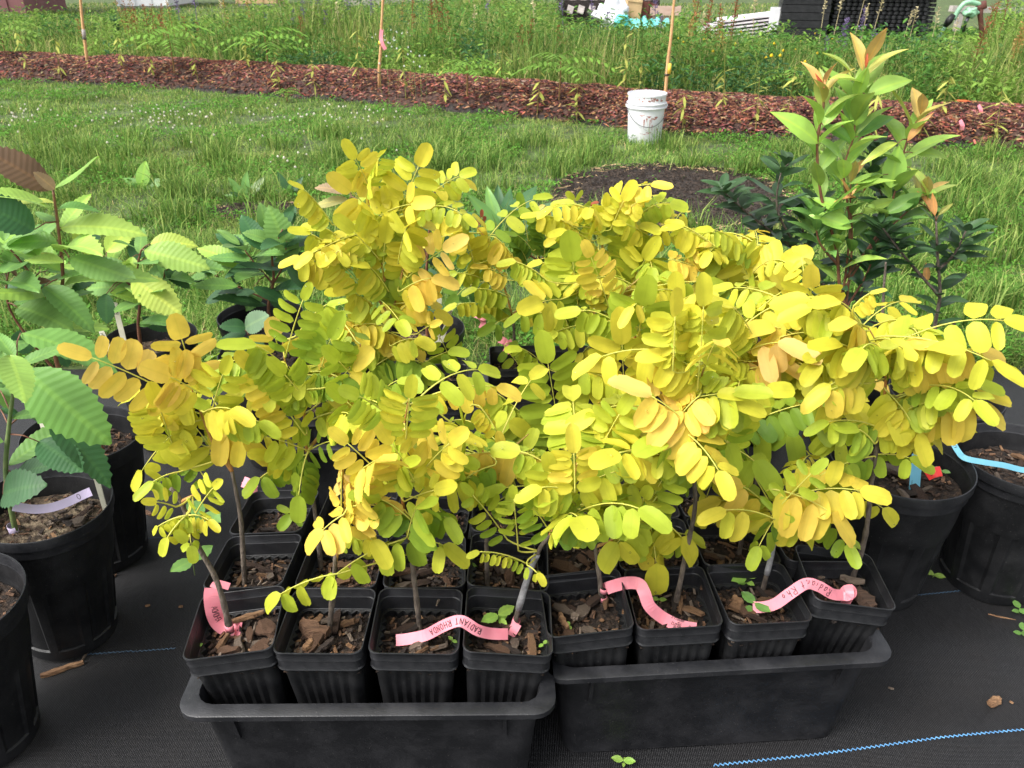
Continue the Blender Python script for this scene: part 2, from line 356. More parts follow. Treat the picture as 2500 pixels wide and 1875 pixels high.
# wood chips strewn on the bed: far too many to count
NV = []; NQ = []; NC = []
pal = [lin(112, 70, 56), lin(134, 88, 68), lin(84, 50, 42), lin(168, 126, 100), lin(52, 34, 31), lin(96, 58, 48), lin(66, 42, 37), lin(120, 80, 62)]
for n in range(24000):
    i = rnd.uniform(18, 132); k = rnd.triangular(.15, 6.6, 3.2)
    p = berm_surface(i, k); L = rnd.uniform(.02, .08); W = rnd.uniform(.008, .018); a = rnd.uniform(0, math.pi)
    d = Vector((math.cos(a), math.sin(a), rnd.uniform(-.35, .35))).normalized(); s = Vector((-d.y, d.x, rnd.uniform(-.4, .4))).normalized(); u = Vector((0, 0, 1))
    c = rnd.choice(pal); c = tuple(x*rnd.uniform(.6, 1.15) for x in c); b = len(NV); p = p+u*.006
    NV += [p-d*L/2-s*W/2, p+d*L/2-s*W/3, p+d*L/2+s*W/3, p-d*L/2+s*W/2, p+u*rnd.uniform(.006, .014)]
    NQ += [(b, b+1, b+4), (b+1, b+2, b+4), (b+2, b+3, b+4), (b+3, b, b+4)]; NC += [c]*5
me = np_mesh('wood_chips', [tuple(v) for v in NV], NQ, np.array(NC), M['chip_t'], tris=True)
o = link('wood_chips', me); tag(o, 'loose reddish wood chips strewn over the raised mulch bed', 'wood chips', kind='stuff')

def patch(name, cx, cy, rx, ry, label, seed, hgt=.02):
    mb = MB(); rings = []
    for j in range(9):
        r = 1-j/8*.98; ring = []
        for k in range(48):
            a = 2*math.pi*k/48; q = r*(1+.22*mnoise.noise(Vector((math.cos(a)*1.6, math.sin(a)*1.6, seed))))
            x = cx+rx*q*math.cos(a); y = cy+ry*q*math.sin(a)
            ring.append((x, y, .004+(hgt*(1-r)+.016*mnoise.noise(Vector((x*6, y*6, seed)))*(1-r)**.5 if j else 0)))
        rings.append(ring)
    mb.rings(rings, capt=True)
    o = mb.build(name, M['dirt']); tag(o, label, 'dirt patch', kind='structure'); return o
patch('dirt_patch', 1.0, 4.9, .78, .85, 'bare dark dirt patch in the lawn behind the yellow saplings', 3, .03)
patch('dirt_patch', -1.42, 4.55, .34, .16, 'small bare dirt spot beside a broadleaf weed in the lawn', 9, .01)

# crumbs, clods and dry straw lying on the bare dirt
NV = []; NQ = []; NC = []
for n in range(7500):
    a = rnd.uniform(0, 6.3); q = math.sqrt(rnd.random())*.97; big = rnd.random() < .86
    if rnd.random() < .93: x, y = 1.0+.78*q*math.cos(a), 4.9+.85*q*math.sin(a)
    else: x, y = -1.42+.34*q*math.cos(a), 4.55+.16*q*math.sin(a)
    L = rnd.uniform(.005, .020) if big else rnd.uniform(.04, .11); W = L*rnd.uniform(.5, .9) if big else rnd.uniform(.003, .006)
    if not big and (q < .75 or rnd.random() < .5): continue
    c = np.array(rnd.choice([(.022, .015, .011), (.036, .025, .018), (.055, .04, .03), (.015, .011, .008)]))*rnd.uniform(.7, 1.3) if big else np.array(lin(188, 160, 120))*rnd.uniform(.4, 1)
    an = rnd.uniform(0, 6.3); d = Vector((math.cos(an), math.sin(an), 0)); s_ = Vector((-d.y, d.x, 0)); p = Vector((x, y, .018+.03*(1-q)+rnd.uniform(-.008, .006))); b = len(NV); u = Vector((0, 0, 1))
    NV += [p-d*L/2-s_*W/2, p+d*L/2-s_*W/3, p+d*L/2+s_*W/3, p-d*L/2+s_*W/2, p+u*(L*.45 if big else .006)]
    NQ += [(b, b+1, b+4), (b+1, b+2, b+4), (b+2, b+3, b+4), (b+3, b, b+4)]; NC += [c]*5
o = link('soil_crumbs', np_mesh('soil_crumbs', [tuple(v) for v in NV], NQ, np.array(NC), M['chip_t'], tris=True)); tag(o, 'dark soil crumbs and dry straw strewn on the bare dirt', 'soil crumbs', kind='stuff')

# ------------------------------------------------------------------ lawn and meadow (uncountable: stuff)
def lump(x, y, s, seed=0):
    return mnoise.noise(Vector((x*s, y*s, seed)))
def blades(name, n, sampler, hfun, wfun, colfun, bend, label, cat, segs=2, matl='grass'):
    P = np.zeros((n, 2)); Hh = np.zeros(n); Ww = np.zeros(n); C = np.zeros((n, 3))
    k = 0
    while k < n:
        x, y = sampler()
        if x is None: continue
        P[k] = (x, y); Hh[k] = hfun(x, y); Ww[k] = wfun(x, y); C[k] = colfun(x, y); k += 1
    az = rng.uniform(0, 2*np.pi, n); lean = rng.uniform(.1, 1.0, n)*bend
    dirx, diry = np.cos(az), np.sin(az); sx, sy = -diry, dirx
    zb = np.array([gz(a, b) for a, b in P])-.004
    V = np.zeros((n, 5, 3)); 
    for q, (t, wk) in enumerate(((0, 1.0), (.55, .85))):
        off = lean*Hh*t*t; zz = Hh*t*(1-.25*lean*t)
        V[:, q*2, 0] = P[:, 0]+dirx*off-sx*Ww*wk/2; V[:, q*2, 1] = P[:, 1]+diry*off-sy*Ww*wk/2; V[:, q*2, 2] = zb+zz
        V[:, q*2+1, 0] = P[:, 0]+dirx*off+sx*Ww*wk/2; V[:, q*2+1, 1] = P[:, 1]+diry*off+sy*Ww*wk/2; V[:, q*2+1, 2] = zb+zz
    V[:, 4, 0] = P[:, 0]+dirx*lean*Hh; V[:, 4, 1] = P[:, 1]+diry*lean*Hh; V[:, 4, 2] = zb+Hh*(1-.3*lean)
    base = np.arange(n)[:, None]*5
    T = np.concatenate([base+np.array([[0, 1, 3]]), base+np.array([[0, 3, 2]]), base+np.array([[2, 3, 4]])], 0)
    me = np_mesh(name, V.reshape(-1, 3), T, np.repeat(C, 5, 0), M[matl], tris=True)
    o = link(name, me); tag(o, label, cat, kind='stuff'); return o
def berm_front_y(x):
    for a, b in zip(bermF, bermF[1:]):
        if a.x <= x <= b.x: return a.y+(b.y-a.y)*(x-a.x)/(b.x-a.x)
    return 99
def in_dirt(x, y):
    q = ((x-1.0)/.78)**2+((y-4.9)/.85)**2; q2 = ((x+1.42)/.34)**2+((y-4.55)/.16)**2
    return q < .8+.25*lump(x, y, 5) or q2 < .9
def samp_lawn():
    y = 2.48+(rnd.random()**1.25)*8.2; x = rnd.uniform(-.72, .72)*(y+.6)
    if y > berm_front_y(x)+.05+.05*lump(x, y, 4): return None, None
    if y < 2.56+.05*lump(x, 1, 6): return None, None
    if in_dirt(x, y) and rnd.random() > .03: return None, None
    if lump(x, y, 2.3, 7) < -.3 and rnd.random() < .75: return None, None
    return x, y
def lawn_h(x, y):
    h = .040+.035*lump(x, y, 1.2)+.035*lump(x, y, 3.5, 2)
    if x < -.4 and y < 6: h += .05*max(0, lump(x, y, 1.6, 5)+.25)
    if y < 3.4: h += .03
    return max(.02, h)*rnd.uniform(.6, 1.5)
G1 = [lin(116, 150, 68), lin(98, 136, 58), lin(138, 164, 80), lin(84, 118, 52), lin(158, 174, 96)]
def lawn_c(x, y):
    c = np.array(rnd.choice(G1))*rnd.uniform(.75, 1.15)
    d = lump(x, y, 1.1, 12); 
    if d > .25: c = c*.8+np.array(lin(170, 165, 100))*.2
    if rnd.random() < .035: c = np.array(lin(190, 172, 120))
    return c*(1+.30*lump(x, y, .8, 3)+.25*lump(x, y, 2.6, 33))
blades('lawn_grass', 190000, samp_lawn, lawn_h, lambda x, y: rnd.uniform(.0022, .0044)*(1+.14*max(0, y-3)), lawn_c, 1.5, 'mown green lawn grass between the mulch bed and the black cloth', 'grass')
# longer tufts
tufts = [(rnd.uniform(-.62, .62)*(yy+.4), yy) for yy in [rnd.uniform(2.75, 6.8) for _ in range(170)]]
tufts += [tuple(atz(*q)[:2]) for q in [(90, 400), (150, 420), (340, 380), (250, 430), (60, 470), (430, 470), (2350, 640), (2250, 600), (2440, 560), (2480, 640), (2400, 760), (2200, 760), (2350, 800), (1560, 690), (1640, 560), (1040, 650), (1000, 690), (1180, 620)]]
tufts = [q for q in tufts if not in_dirt(*q) and q[1] < berm_front_y(q[0])-.2]
def samp_tuft():
    cx, cy = rnd.choice(tufts); return rnd.gauss(cx, .07), max(2.6, rnd.gauss(cy, .05))
blades('long_grass', 17000, samp_tuft, lambda x, y: rnd.uniform(.08, .24), lambda x, y: rnd.uniform(.004, .008), lambda x, y: np.array(rnd.choice(G1))*rnd.uniform(.7, 1.1), 1.1, 'longer unmown tufts of grass growing in the lawn', 'grass')
# low broadleaf ground cover in the lawn (clover, plantain)
def leaflets(name, n, sampler, size, colfun, zfun, label, cat, tilt=.9, aspect=.6):
    V = np.zeros((n, 6, 3)); C = np.zeros((n, 3))
    for k in range(n):
        while True:
            x, y = sampler()
            if x is not None: break
        s = size(x, y); z = zfun(x, y); a = rnd.uniform(0, 2*math.pi); d = Vector((math.cos(a), math.sin(a), rnd.uniform(-.3, .9)*tilt)).normalized()
        u = Vector((0, 0, 1)); sd = d.cross(u); sd = (sd+Vector((rnd.uniform(-.5, .5), rnd.uniform(-.5, .5), rnd.uniform(-.6, .6)))*tilt*.6).normalized(); q = d.cross(sd)*.12*s
        p = Vector((x, y, z+gz(x, y)))
        pts = [p, p+d*s*.3+sd*s*aspect*.42-q, p+d*s*.75+sd*s*aspect*.36-q, p+d*s, p+d*s*.75-sd*s*aspect*.36-q, p+d*s*.3-sd*s*aspect*.42-q]
        V[k] = pts; C[k] = colfun(x, y)
    base = np.arange(n)[:, None]*6
    Q = np.concatenate([base+np.array([[0, 1, 2, 3]]), base+np.array([[0, 3, 4, 5]])], 0)
    me = np_mesh(name, V.reshape(-1, 3), Q, np.repeat(C, 6, 0), M['grass'])
    o = link(name, me); tag(o, label, cat, kind='stuff'); return o
def samp_clover():
    while True:
        x, y = samp_lawn()
        if x is None: continue
        if lump(x, y, 1.4, 21)+(.25 if y < 3.6 else 0) > .05: return x, y
leaflets('clover_leaves', 42000, samp_clover, lambda x, y: rnd.uniform(.010, .022)*(1+.08*y), lambda x, y: np.array(lin(96, 146, 56))*rnd.uniform(.6, 1.25), lambda x, y: rnd.uniform(.01, .06), 'low clover and broadleaf cover growing through the lawn', 'clover')

# meadow
def samp_meadow(a=.35, ymax=26):
    def f():
        y = 6.2+(rnd.random()**1.7)*(ymax-6.2); x = rnd.uniform(-.75, .75)*(y+.6)
        if y < berm_front_y(x)+1.0: return None, None
        return x, y
    return f
def med_h(x, y):
    e = y-berm_front_y(x)-1.0
    h = (.34+.36*min(1, e/1.2))*(1+.55*lump(x, y, .55, 4)+.35*lump(x, y, 1.7, 8))
    if x < -4.2 and y < 18: h *= .62
    if 5.0 < x < 9.5 and 10.2 < y < 14: h *= .8
    pxc = 1250+F*x/(y*CP+(H-.4)*SP)
    pyc = 8+70*lump(x, y, .5, 51)+(30 if x < -3.5 else 0)
    if pxc > 1930 and pxc < 2420: pyc = 100+30*lump(x, y, .9, 51)
    elif 1360 < pxc < 1700: pyc = 54+25*lump(x, y, .9, 51)
    elif 1700 < pxc < 1930: pyc = 76+25*lump(x, y, .9, 51)
    if y > 8: h = min(h, max(.06, aty(1250, pyc, y).z-gz(x, y)))
    return max(.06, h)*rnd.uniform(.5, 1.2)
G2 = [lin(112, 146, 66), lin(90, 128, 54), lin(132, 160, 78), lin(154, 168, 88), lin(74, 108, 50), lin(176, 178, 112)]
def med_c(x, y):
    c = np.array(rnd.choice(G2))*rnd.uniform(.7, 1.15)*(1+.30*lump(x, y, .6, 6))
    if rnd.random() < .05: c = np.array(lin(186, 170, 118))
    return c
blades('meadow_grass', 130000, samp_meadow(), med_h, lambda x, y: rnd.uniform(.006, .012)*(.6+.05*y), med_c, .8, 'tall mixed meadow grass growing behind the mulch bed', 'grass')
def samp_forb():
    f = samp_meadow(ymax=20)
    while True:
        x, y = f()
        if x is None: continue
        if lump(x, y, .7, 31) > -.1: return x, y
def forb_c(x, y):
    k = lump(x, y, .45, 17)
    b = lin(88, 130, 58) if k < 0 else lin(128, 160, 72)
    if lump(x, y, 1.1, 40) > .3: b = lin(70, 108, 66)
    return np.array(b)*rnd.uniform(.65, 1.25)
leaflets('meadow_leaves', 130000, samp_forb, lambda x, y: rnd.uniform(.03, .085), forb_c, lambda x, y: rnd.uniform(.05, 1.0)*med_h(x, y)*1.05, 'dense leafy weeds filling the meadow behind the mulch bed', 'weeds', aspect=.45)

# clover blossoms and tiny meadow flowers as heads
def heads(name, spots, r, colr, label, cat, stemz=(.05, .1), kind='stuff'):
    V = []; T = []; C = []
    for (x, y) in spots:
        z = rnd.uniform(*stemz)+gz(x, y); rr = r*rnd.uniform(.7, 1.2); b = len(V)
        for i in range(3):
            for k in range(5):
                a = 2*math.pi*k/5+i*.6; q = (1, .85, .35)[i]*rr
                V.append((x+q*math.cos(a), y+q*math.sin(a), z+(-.35, .35, .85)[i]*rr))
        V.append((x, y, z-.9*rr)); V.append((x, y, z+rr))
        for i in range(2):
            for k in range(5):
                a = b+i*5+k; c = b+i*5+(k+1) % 5; T += [(a, c, c+5), (a, c+5, a+5)]
        for k in range(5): T += [(b+15, b+(k+1) % 5, b+k), (b+10+k, b+10+(k+1) % 5, b+16)]
        V += [(x-.0015, y, z), (x+.0015, y, z), (x, y, gz(x, y))]; T.append((b+17, b+18, b+19))
        cc = np.array(colr)*rnd.uniform(.85, 1.1); C += [cc]*17+[np.array(lin(120, 150, 80))]*3
    me = np_mesh(name, V, T, np.array(C), M['flower'], tris=True)
    o = link(name, me); tag(o, label, cat, kind=kind); return o
cs = []
for (cx, cy, sx, sy, n) in [(400, 285, 90, 14, 60), (60, 285, 60, 12, 25), (770, 280, 90, 12, 35), (900, 280, 60, 10, 20), (620, 330, 200, 30, 16), (250, 350, 25, 8, 4), (700, 400, 30, 15, 6), (200, 250, 150, 20, 10)]:
    for _ in range(n):
        p = atz(rnd.gauss(cx, sx), rnd.gauss(cy, sy), .07); cs.append((p.x, p.y))
heads('clover_blossoms', [c for c in cs if 3 < c[1] < berm_front_y(c[0])-.1], .009, lin(236, 230, 214), 'tiny white clover blossoms scattered over the lawn', 'clover')
def px_spots(lst, z):
    return [tuple(atz(rnd.gauss(a, c), rnd.gauss(b, d), z)[:2]) for (a, b, c, d, n) in lst for _ in range(n)]
heads('daisy_blossoms', [(x, y) for x, y in px_spots([(960, 95, 25, 9, 22), (1000, 150, 35, 6, 10)], .45) if y < 14], .010, lin(240, 240, 236), 'cluster of white daisies in the meadow by the ribboned stake', 'daisy', (.42, .55))
heads('buttercup_blossoms', [(x, y) for x, y in px_spots([(1720, 130, 40, 14, 12), (1900, 170, 60, 20, 8), (1780, 100, 150, 25, 10)], .4) if y < 14], .014, lin(240, 205, 40), 'small yellow buttercups dotted through the meadow', 'buttercup', (.4, .55))

# ------------------------------------------------------------------ square pots, trays
def sq_ring(hw, z, rib=0.0, nr=6, r=.016, hwy=None):
    hwy = hwy or hw; pts = []; ns = 25
    for s in range(4):
        ca, sa = ((1, 0), (0, 1), (-1, 0), (0, -1))[s]
        a, b = (hw, hwy) if s % 2 == 0 else (hwy, hw)
        for i in range(ns):
            u = i/(ns-1); t = -(b-r)+2*(b-r)*u
            off = a-rib*(.5-.5*math.cos(2*math.pi*nr*u))
            pts.append((off*ca-t*sa, off*sa+t*ca, z))
        for i in range(1, 4):
            an = math.pi/2*i/4; x = a-r+r*math.cos(an); y = b-r+r*math.sin(an)
            pts.append((x*ca-y*sa, x*sa+y*ca, z))
    return [Vector(p) for p in pts]
PH = .305
mb = MB()
mb.rings([sq_ring(.049, .0, .002), sq_ring(.0535, .08, .003), sq_ring(.059, .17, .0032), sq_ring(.0645, .252, .0034), sq_ring(.066, .262, 0)], capb=True)
mb.rings([sq_ring(.0672, .2625, 0), sq_ring(.0655, .2605, 0), sq_ring(.0648, .2600, .0075), sq_ring(.0630, .235, .0075), sq_ring(.061, .20, .006)])
SHELL = mb.mesh('shell', M['pot'], True, 40)
mb = MB()
mb.rings([sq_ring(.066, .2622), sq_ring(.0702, .2640), sq_ring(.0712, .2665), sq_ring(.0700, .2690), sq_ring(.0702, .286), sq_ring(.0712, .2872), sq_ring(.0706, .289), sq_ring(.0712, .303), sq_ring(.0722, .3045), sq_ring(.0716, .3060), sq_ring(.0702, .3055), sq_ring(.0694, .290), sq_ring(.0684, .2885), sq_ring(.0682, .270), sq_ring(.0672, .2625)])
RIM = mb.mesh('rim', M['rim'], True, 32)
def soil_mesh(name, hw, seed, round_=False, z0=0.0, m='soil', amp=.006):
    mb = MB(); n = 22; vs = []
    for j in range(n+1):
        for i in range(n+1):
            u, v = 2*i/n-1, 2*j/n-1
            if round_: u, v = u*math.sqrt(1-v*v/2), v*math.sqrt(1-u*u/2)
            x, y = u*hw, v*hw
            vs.append((x, y, z0+amp*(mnoise.noise(Vector((x*40, y*40, seed)))+.6*mnoise.noise(Vector((x*110, y*110, seed))))))
    mb.add(vs, [(j*(n+1)+i, j*(n+1)+i+1, (j+1)*(n+1)+i+1, (j+1)*(n+1)+i) for j in range(n) for i in range(n)])
    return mb.mesh(name, M[m])
SOILS = [soil_mesh('soil', .0628, s) for s in (1, 2, 3)]
def chip_mesh(i):
    mb = MB(); L = 1.0; W = rnd.uniform(.22, .5); T = rnd.uniform(.10, .2); n = 5; rings = []
    for k in range(n):
        t = k/(n-1); x = (t-.5)*L; ww = W*(.45+.55*math.sin(math.pi*min(max(t*1.0+rnd.uniform(-.08, .08), .12), .9))); cz = .08*math.sin(t*3+i)
        rings.append([Vector((x+rnd.uniform(-.05, .05), sy*ww*rnd.uniform(.35, .6), cz+sz*T*rnd.uniform(.35, .65))) for sy, sz in ((-1, -1), (1, -1), (1.0, 1), (-1, 1))])
    mb.rings(rings, capb=True, capt=True)
    return mb.mesh('bark_chip', M['chip'][i % 5], False)
CHIPS = [chip_mesh(i) for i in range(15)]
def litter_mesh(hw, n, seed, round_=False):
    mb = MB(); me = None; R = random.Random(seed); idx = []
    for k in range(n):
        while True:
            x, y = R.uniform(-hw, hw), R.uniform(-hw, hw)
            if not round_ or x*x+y*y < hw*hw: break
        L = R.uniform(.005, .017); W = R.uniform(.002, .006); rot = Matrix.Rotation(R.uniform(0, 6.3), 3, 'Z') @ Matrix.Rotation(R.uniform(-.5, .5), 3, 'Y') @ Matrix.Rotation(R.uniform(-.5, .5), 3, 'X')
        f0 = len(mb.f); mb.box((x, y, .003+R.uniform(0, .005)), (L, W, W*.45), rot, jit=.12); idx += [R.choice([0, 0, 1, 1, 2, 3, 4, 4])]*(len(mb.f)-f0)
    me = mb.mesh('fine_mulch', None, False)
    for m in M['chip']: me.materials.append(m)
    for p, i in zip(me.polygons, idx): p.material_index = i
    return me
LITTER = [litter_mesh(.059, 110, s) for s in (5, 6, 7)]
def place_chips(soil, n, hw, lo, hi, round_=False):
    for k in range(n):
        while True:
            x, y = rnd.uniform(-hw, hw)*.84, rnd.uniform(-hw, hw)*.84
            if not round_ or x*x+y*y < (hw*.84)**2: break
        c = link('bark_chip', rnd.choice(CHIPS), soil); s = rnd.uniform(lo, hi)
        c.location = (x, y, .006+s*.1); c.rotation_euler = (rnd.uniform(-.5, .5), rnd.uniform(-.35, .35), rnd.uniform(0, 6.3)); c.scale = (s, s*rnd.uniform(.6, 1.1), s*.9)
POTS = {}
def square_pot(key, x, y, rz, tiltx, tilty, label, group=None, nch=10, z=.03):
    e = empty('square_pot', (x, y, z)); e.rotation_euler = (tiltx, tilty, rz)
    tag(e, label, 'plant pot', group)
    link('shell', SHELL, e); link('rim', RIM, e)
    s = link('soil', rnd.choice(SOILS), e); s.location = (0, 0, .251); s.rotation_euler = (0, 0, rnd.choice([0, math.pi/2, math.pi]))
    l = link('fine_mulch', rnd.choice(LITTER), s); l['kind'] = 'stuff'; l.rotation_euler = (0, 0, rnd.choice([0, math.pi/2, math.pi, -math.pi/2]))
    place_chips(s, nch, .056, .02, .05)
    POTS[key] = e; return e
def tray(name, cx, cy, rz, label, W=.600, D=.455, Ht=.245):
    e = empty(name, (cx, cy, .007), rz); tag(e, label, 'tray')
    hx, hy = W/2-.022, D/2-.022
    R = lambda a, b, z, r=.03: sq_ring(a, z, 0, 6, r, b)
    mb = MB()
    mb.rings([R(hx-.026, hy-.026, 0), R(hx-.022, hy-.022, .004), R(hx-.001, hy-.001, Ht-.006), R(hx, hy, Ht-.004)], capb=True)
    mb.rings([R(hx-.003, hy-.003, Ht-.003), R(hx-.005, hy-.005, Ht-.01), R(hx-.026, hy-.026, .008)], capt=True)
    mb.build('box_wall', M['tray'], e, True, 35)
    mb = MB()
    mb.rings([R(hx, hy, Ht-.004), R(hx+.019, hy+.019, Ht-.004, .035), R(hx+.020, hy+.020, Ht-.011, .035), R(hx+.0222, hy+.0222, Ht-.011, .035), R(hx+.0222, hy+.0222, Ht-.001, .035), R(hx+.0205, hy+.0205, Ht, .035), R(hx-.002, hy-.002, Ht, .03), R(hx-.003, hy-.003, Ht-.003, .03)])
    mb.build('rim_flange', M['rim'], e, True, 35)
    for sx in (-1, 1):
        for sy in (-1,):
            mb = MB(); x = sx*(hx-.06)
            mb.add([(x-.003, sy*(hy-.001), Ht-.006), (x+.003, sy*(hy-.001), Ht-.006), (x+.003, sy*(hy+.012), Ht-.006), (x-.003, sy*(hy+.012), Ht-.006), (x-.003, sy*(hy-.010), Ht-.085), (x+.003, sy*(hy-.010), Ht-.085), (x+.003, sy*(hy-.004), Ht-.085), (x-.003, sy*(hy-.004), Ht-.085)], [(0, 1, 5, 4), (1, 2, 6, 5), (2, 3, 7, 6), (3, 0, 4, 7), (4, 5, 6, 7), (3, 2, 1, 0)])
            mb.build('stiffening_rib', M['tray'], e, False)
    return e
tray('tray', -.2315, 1.093, math.radians(.5), 'deep black plastic tray under the pots with the capital-lettered pink tag')
tray('tray', .338, 1.182, math.radians(4), 'deep black plastic tray beside the large round pot with the red tag')
tray('tray', -.335, 1.80, math.radians(-2), 'black plastic tray under the tallest yellow sapling', W=.46, D=.34)
tray('tray', .215, 1.89, math.radians(2), 'black plastic tray in the back under the saplings with dark stems')

LLAB = {(0, 0): 'square black pot holding the left-leaning sapling wrapped with a pink tag', (0, 1): 'square black pot with a large brown bark shell and a splinter beside the stem',
        (0, 2): 'square black pot under the end of the capital-lettered pink tag', (0, 3): 'square black pot whose sapling wears grey graft wax and the capital-lettered tag',
        (1, 0): 'square black pot just behind the pot of the left-leaning tagged sapling', (1, 1): 'square black pot behind the one with the large bark shell',
        (1, 2): 'square black pot behind the pot under the lettered tag end', (1, 3): 'square black pot with a toothed green weed behind the graft-waxed sapling'}
def left_xy(r, c): return -.231+.134*(c-1.5)+(-.012 if r and c == 0 else 0), .995+.139*r
for r in range(3):
    for c in range(4):
        x, y = left_xy(r, c)
        lab = LLAB.get((r, c)); grp = None
        if not lab: lab = 'square black pot in the back row of the tray with the capital-lettered tag'; grp = 'pots in the back row of the tray'
        square_pot(('L', r, c), x, y, math.radians(rnd.uniform(-3, 3)+(5 if (r, c) == (0, 0) else 0)), math.radians((1.6, 0, -1.6)[r]), math.radians(3.0*(c-1.5)), lab, grp, nch=(11, 8, 5)[r])
RLAB = {(0, 0): 'square black pot where the printed pink tag is tied', (0, 1): 'square black pot holding the printed end of a pink tag',
        (0, 2): 'square black pot with two green weeds and the end of the cursive pink tag', (0, 3): 'tilted square black corner pot with a grey stick and the cursive tag knot',
        (1, 0): 'square black pot behind the pot where the printed tag is tied', (1, 1): 'square black pot behind the printed end of the pink tag',
        (1, 2): 'square black pot behind the pot with two green weeds', (1, 3): 'square black pot behind the tilted corner pot'}
def right_xy(r, c):
    a = math.radians(4); u, v = .134*(c-1.5), .132*(r-1)
    return .338+u*math.cos(a)-v*math.sin(a), 1.187+u*math.sin(a)+v*math.cos(a)
for r in range(3):
    for c in range(4):
        x, y = right_xy(r, c); y += (.036 if (r, c) == (0, 3) else 0); lab = RLAB.get((r, c)); grp = None
        if not lab: lab = 'square black pot in the back row of the tray beside the red-tagged round pot'; grp = 'pots in the back row of the second tray'
        square_pot(('R', r, c), x, y, math.radians(4+rnd.uniform(-3, 3)+(-9 if (r, c) == (0, 3) else 0)), math.radians((1.6, 0, -1.6)[r]), math.radians(3.0*(c-1.5)+(3 if (r, c) == (0, 3) else 0)), lab, grp, nch=(11, 7, 4)[r])
for (x, y) in [(-.48, 1.74), (-.335, 1.75), (-.19, 1.76), (-.33, 1.89), (-.19, 1.89)]:
    square_pot(('D', x), x, y, .02, 0, 0, 'square black pot in the tray under the tallest yellow sapling', 'pots in the back tray of the tallest sapling', nch=3)
for (x, y) in [(.01, 1.82), (.15, 1.81), (.29, 1.83), (.43, 1.84), (.01, 1.97), (.15, 1.97), (.29, 1.98), (.43, 1.99)]:
    square_pot(('C', x, y), x, y, .04, 0, 0, 'square black pot in the back tray of dark-stemmed saplings', 'pots in the dark-stemmed back tray', nch=3)

# ------------------------------------------------------------------ yellow locust saplings
def leaflet_mesh(i):
    R = random.Random(100+i); mb = MB(); ns = 6; asp = R.uniform(.46, .56); fold = R.uniform(.02, .10); curl = R.uniform(-.05, .22); vs = []
    for k in range(ns+1):
        t = (0, .09, .26, .46, .68, .88, 1.0)[k]; hw = asp*.5*(0.10, .66, .93, 1.0, .97, .82, .30)[k]
        z = -curl*t*t+R.uniform(-.012, .012)
        for s in (-1, -.5, 0, .5, 1):
            vs.append((t, s*hw, z+abs(s)*fold*(hw/asp*2)+R.uniform(-.006, .006)+(.02*math.sin(t*7+i)*abs(s))))
    mb.add(vs, [(k*5+j, k*5+j+1, (k+1)*5+j+1, (k+1)*5+j) for k in range(ns) for j in range(4)])
    return mb.mesh('leaflet', M['yleaf'])
LEAFLETS = [leaflet_mesh(i) for i in range(9)]
HUES = [(-.6, (.08, .19, .03)), (0, (.25, .38, .035)), (.5, (.47, .55, .045)), (1.0, (.70, .63, .055)), (1.6, (.80, .58, .09)), (2.0, (.84, .60, .19)), (3.0, (.35, .09, .04))]
def hue(h):
    h = max(-.6, min(3, h))
    for (a, ca), (b, cb) in zip(HUES, HUES[1:]):
        if a <= h <= b:
            t = (h-a)/(b-a); return tuple(x+(y-x)*t for x, y in zip(ca, cb))
    return HUES[-1][1]
CAMP = Vector((0, 0, H))
SAP = {}
class Sapling:
    def __init__(s, key, base, trunk, shoots, label, z=.285, Y=None, r=.0052, group=None, wax=None, barkm='bark', lean=0, cat='sapling', name='locust_sapling', shootm='shoot'):
        b = atz(*base, z) if Y is None else aty(*base, Y)
        if Y is not None: b.z = z
        s.root = empty(name, b); s.b = b; tag(s.root, label, cat, group)
        n = len(trunk); pts = [Vector((b.x, b.y, b.z-.03)), b]+[aty(px, py, b.y+lean*(i+1)/n) for i, (px, py) in enumerate(trunk)]
        P = spline(pts, 6*len(pts)); rr = []
        for i, p in enumerate(P):
            t = i/(len(P)-1); q = r*(1.05-.45*t)*(1+.10*mnoise.noise(p*60))
            if rnd.random() < .12: q *= 1.22
            rr.append(q)
        mb = MB(); mb.tube([p-b for p in P], rr, 9, wob=.05); mb.build('stem', M[barkm], s.root)
        if wax:
            i0, i1 = int(wax[0]*(len(P)-1)), int(wax[1]*(len(P)-1)); mb = MB()
            mb.tube([p-b for p in P[i0:i1+1]], [q*1.28*(1+rnd.uniform(-.08, .08)) for q in rr[i0:i1+1]], 10, wob=.06); mb.build('graft_wax', M['bark_grey'], s.root)
        s.trunk = P; s.nodes = list(P[len(P)//3:]); s.shootpts = []
        for sh in shoots:
            q = [aty(px, py, b.y+lean+(dy if dy else 0)) for px, py, dy in [(t+(0,))[:3] for t in sh]]
            start = min(P, key=lambda p: (p-q[0]).length); q[0] = start.copy()
            S = spline(q, 6*len(q)); mb = MB(); m = len(S)
            mb.tube([p-b for p in S], [max(.0011, .0034*(1-.75*i/m)) for i in range(m)], 7, wob=.04); mb.build('shoot', M[shootm], s.root)
            s.nodes += S; s.shootpts += S[m//5:]
        if not s.shootpts: s.shootpts = s.nodes
        SAP[key] = s; s.drops = []
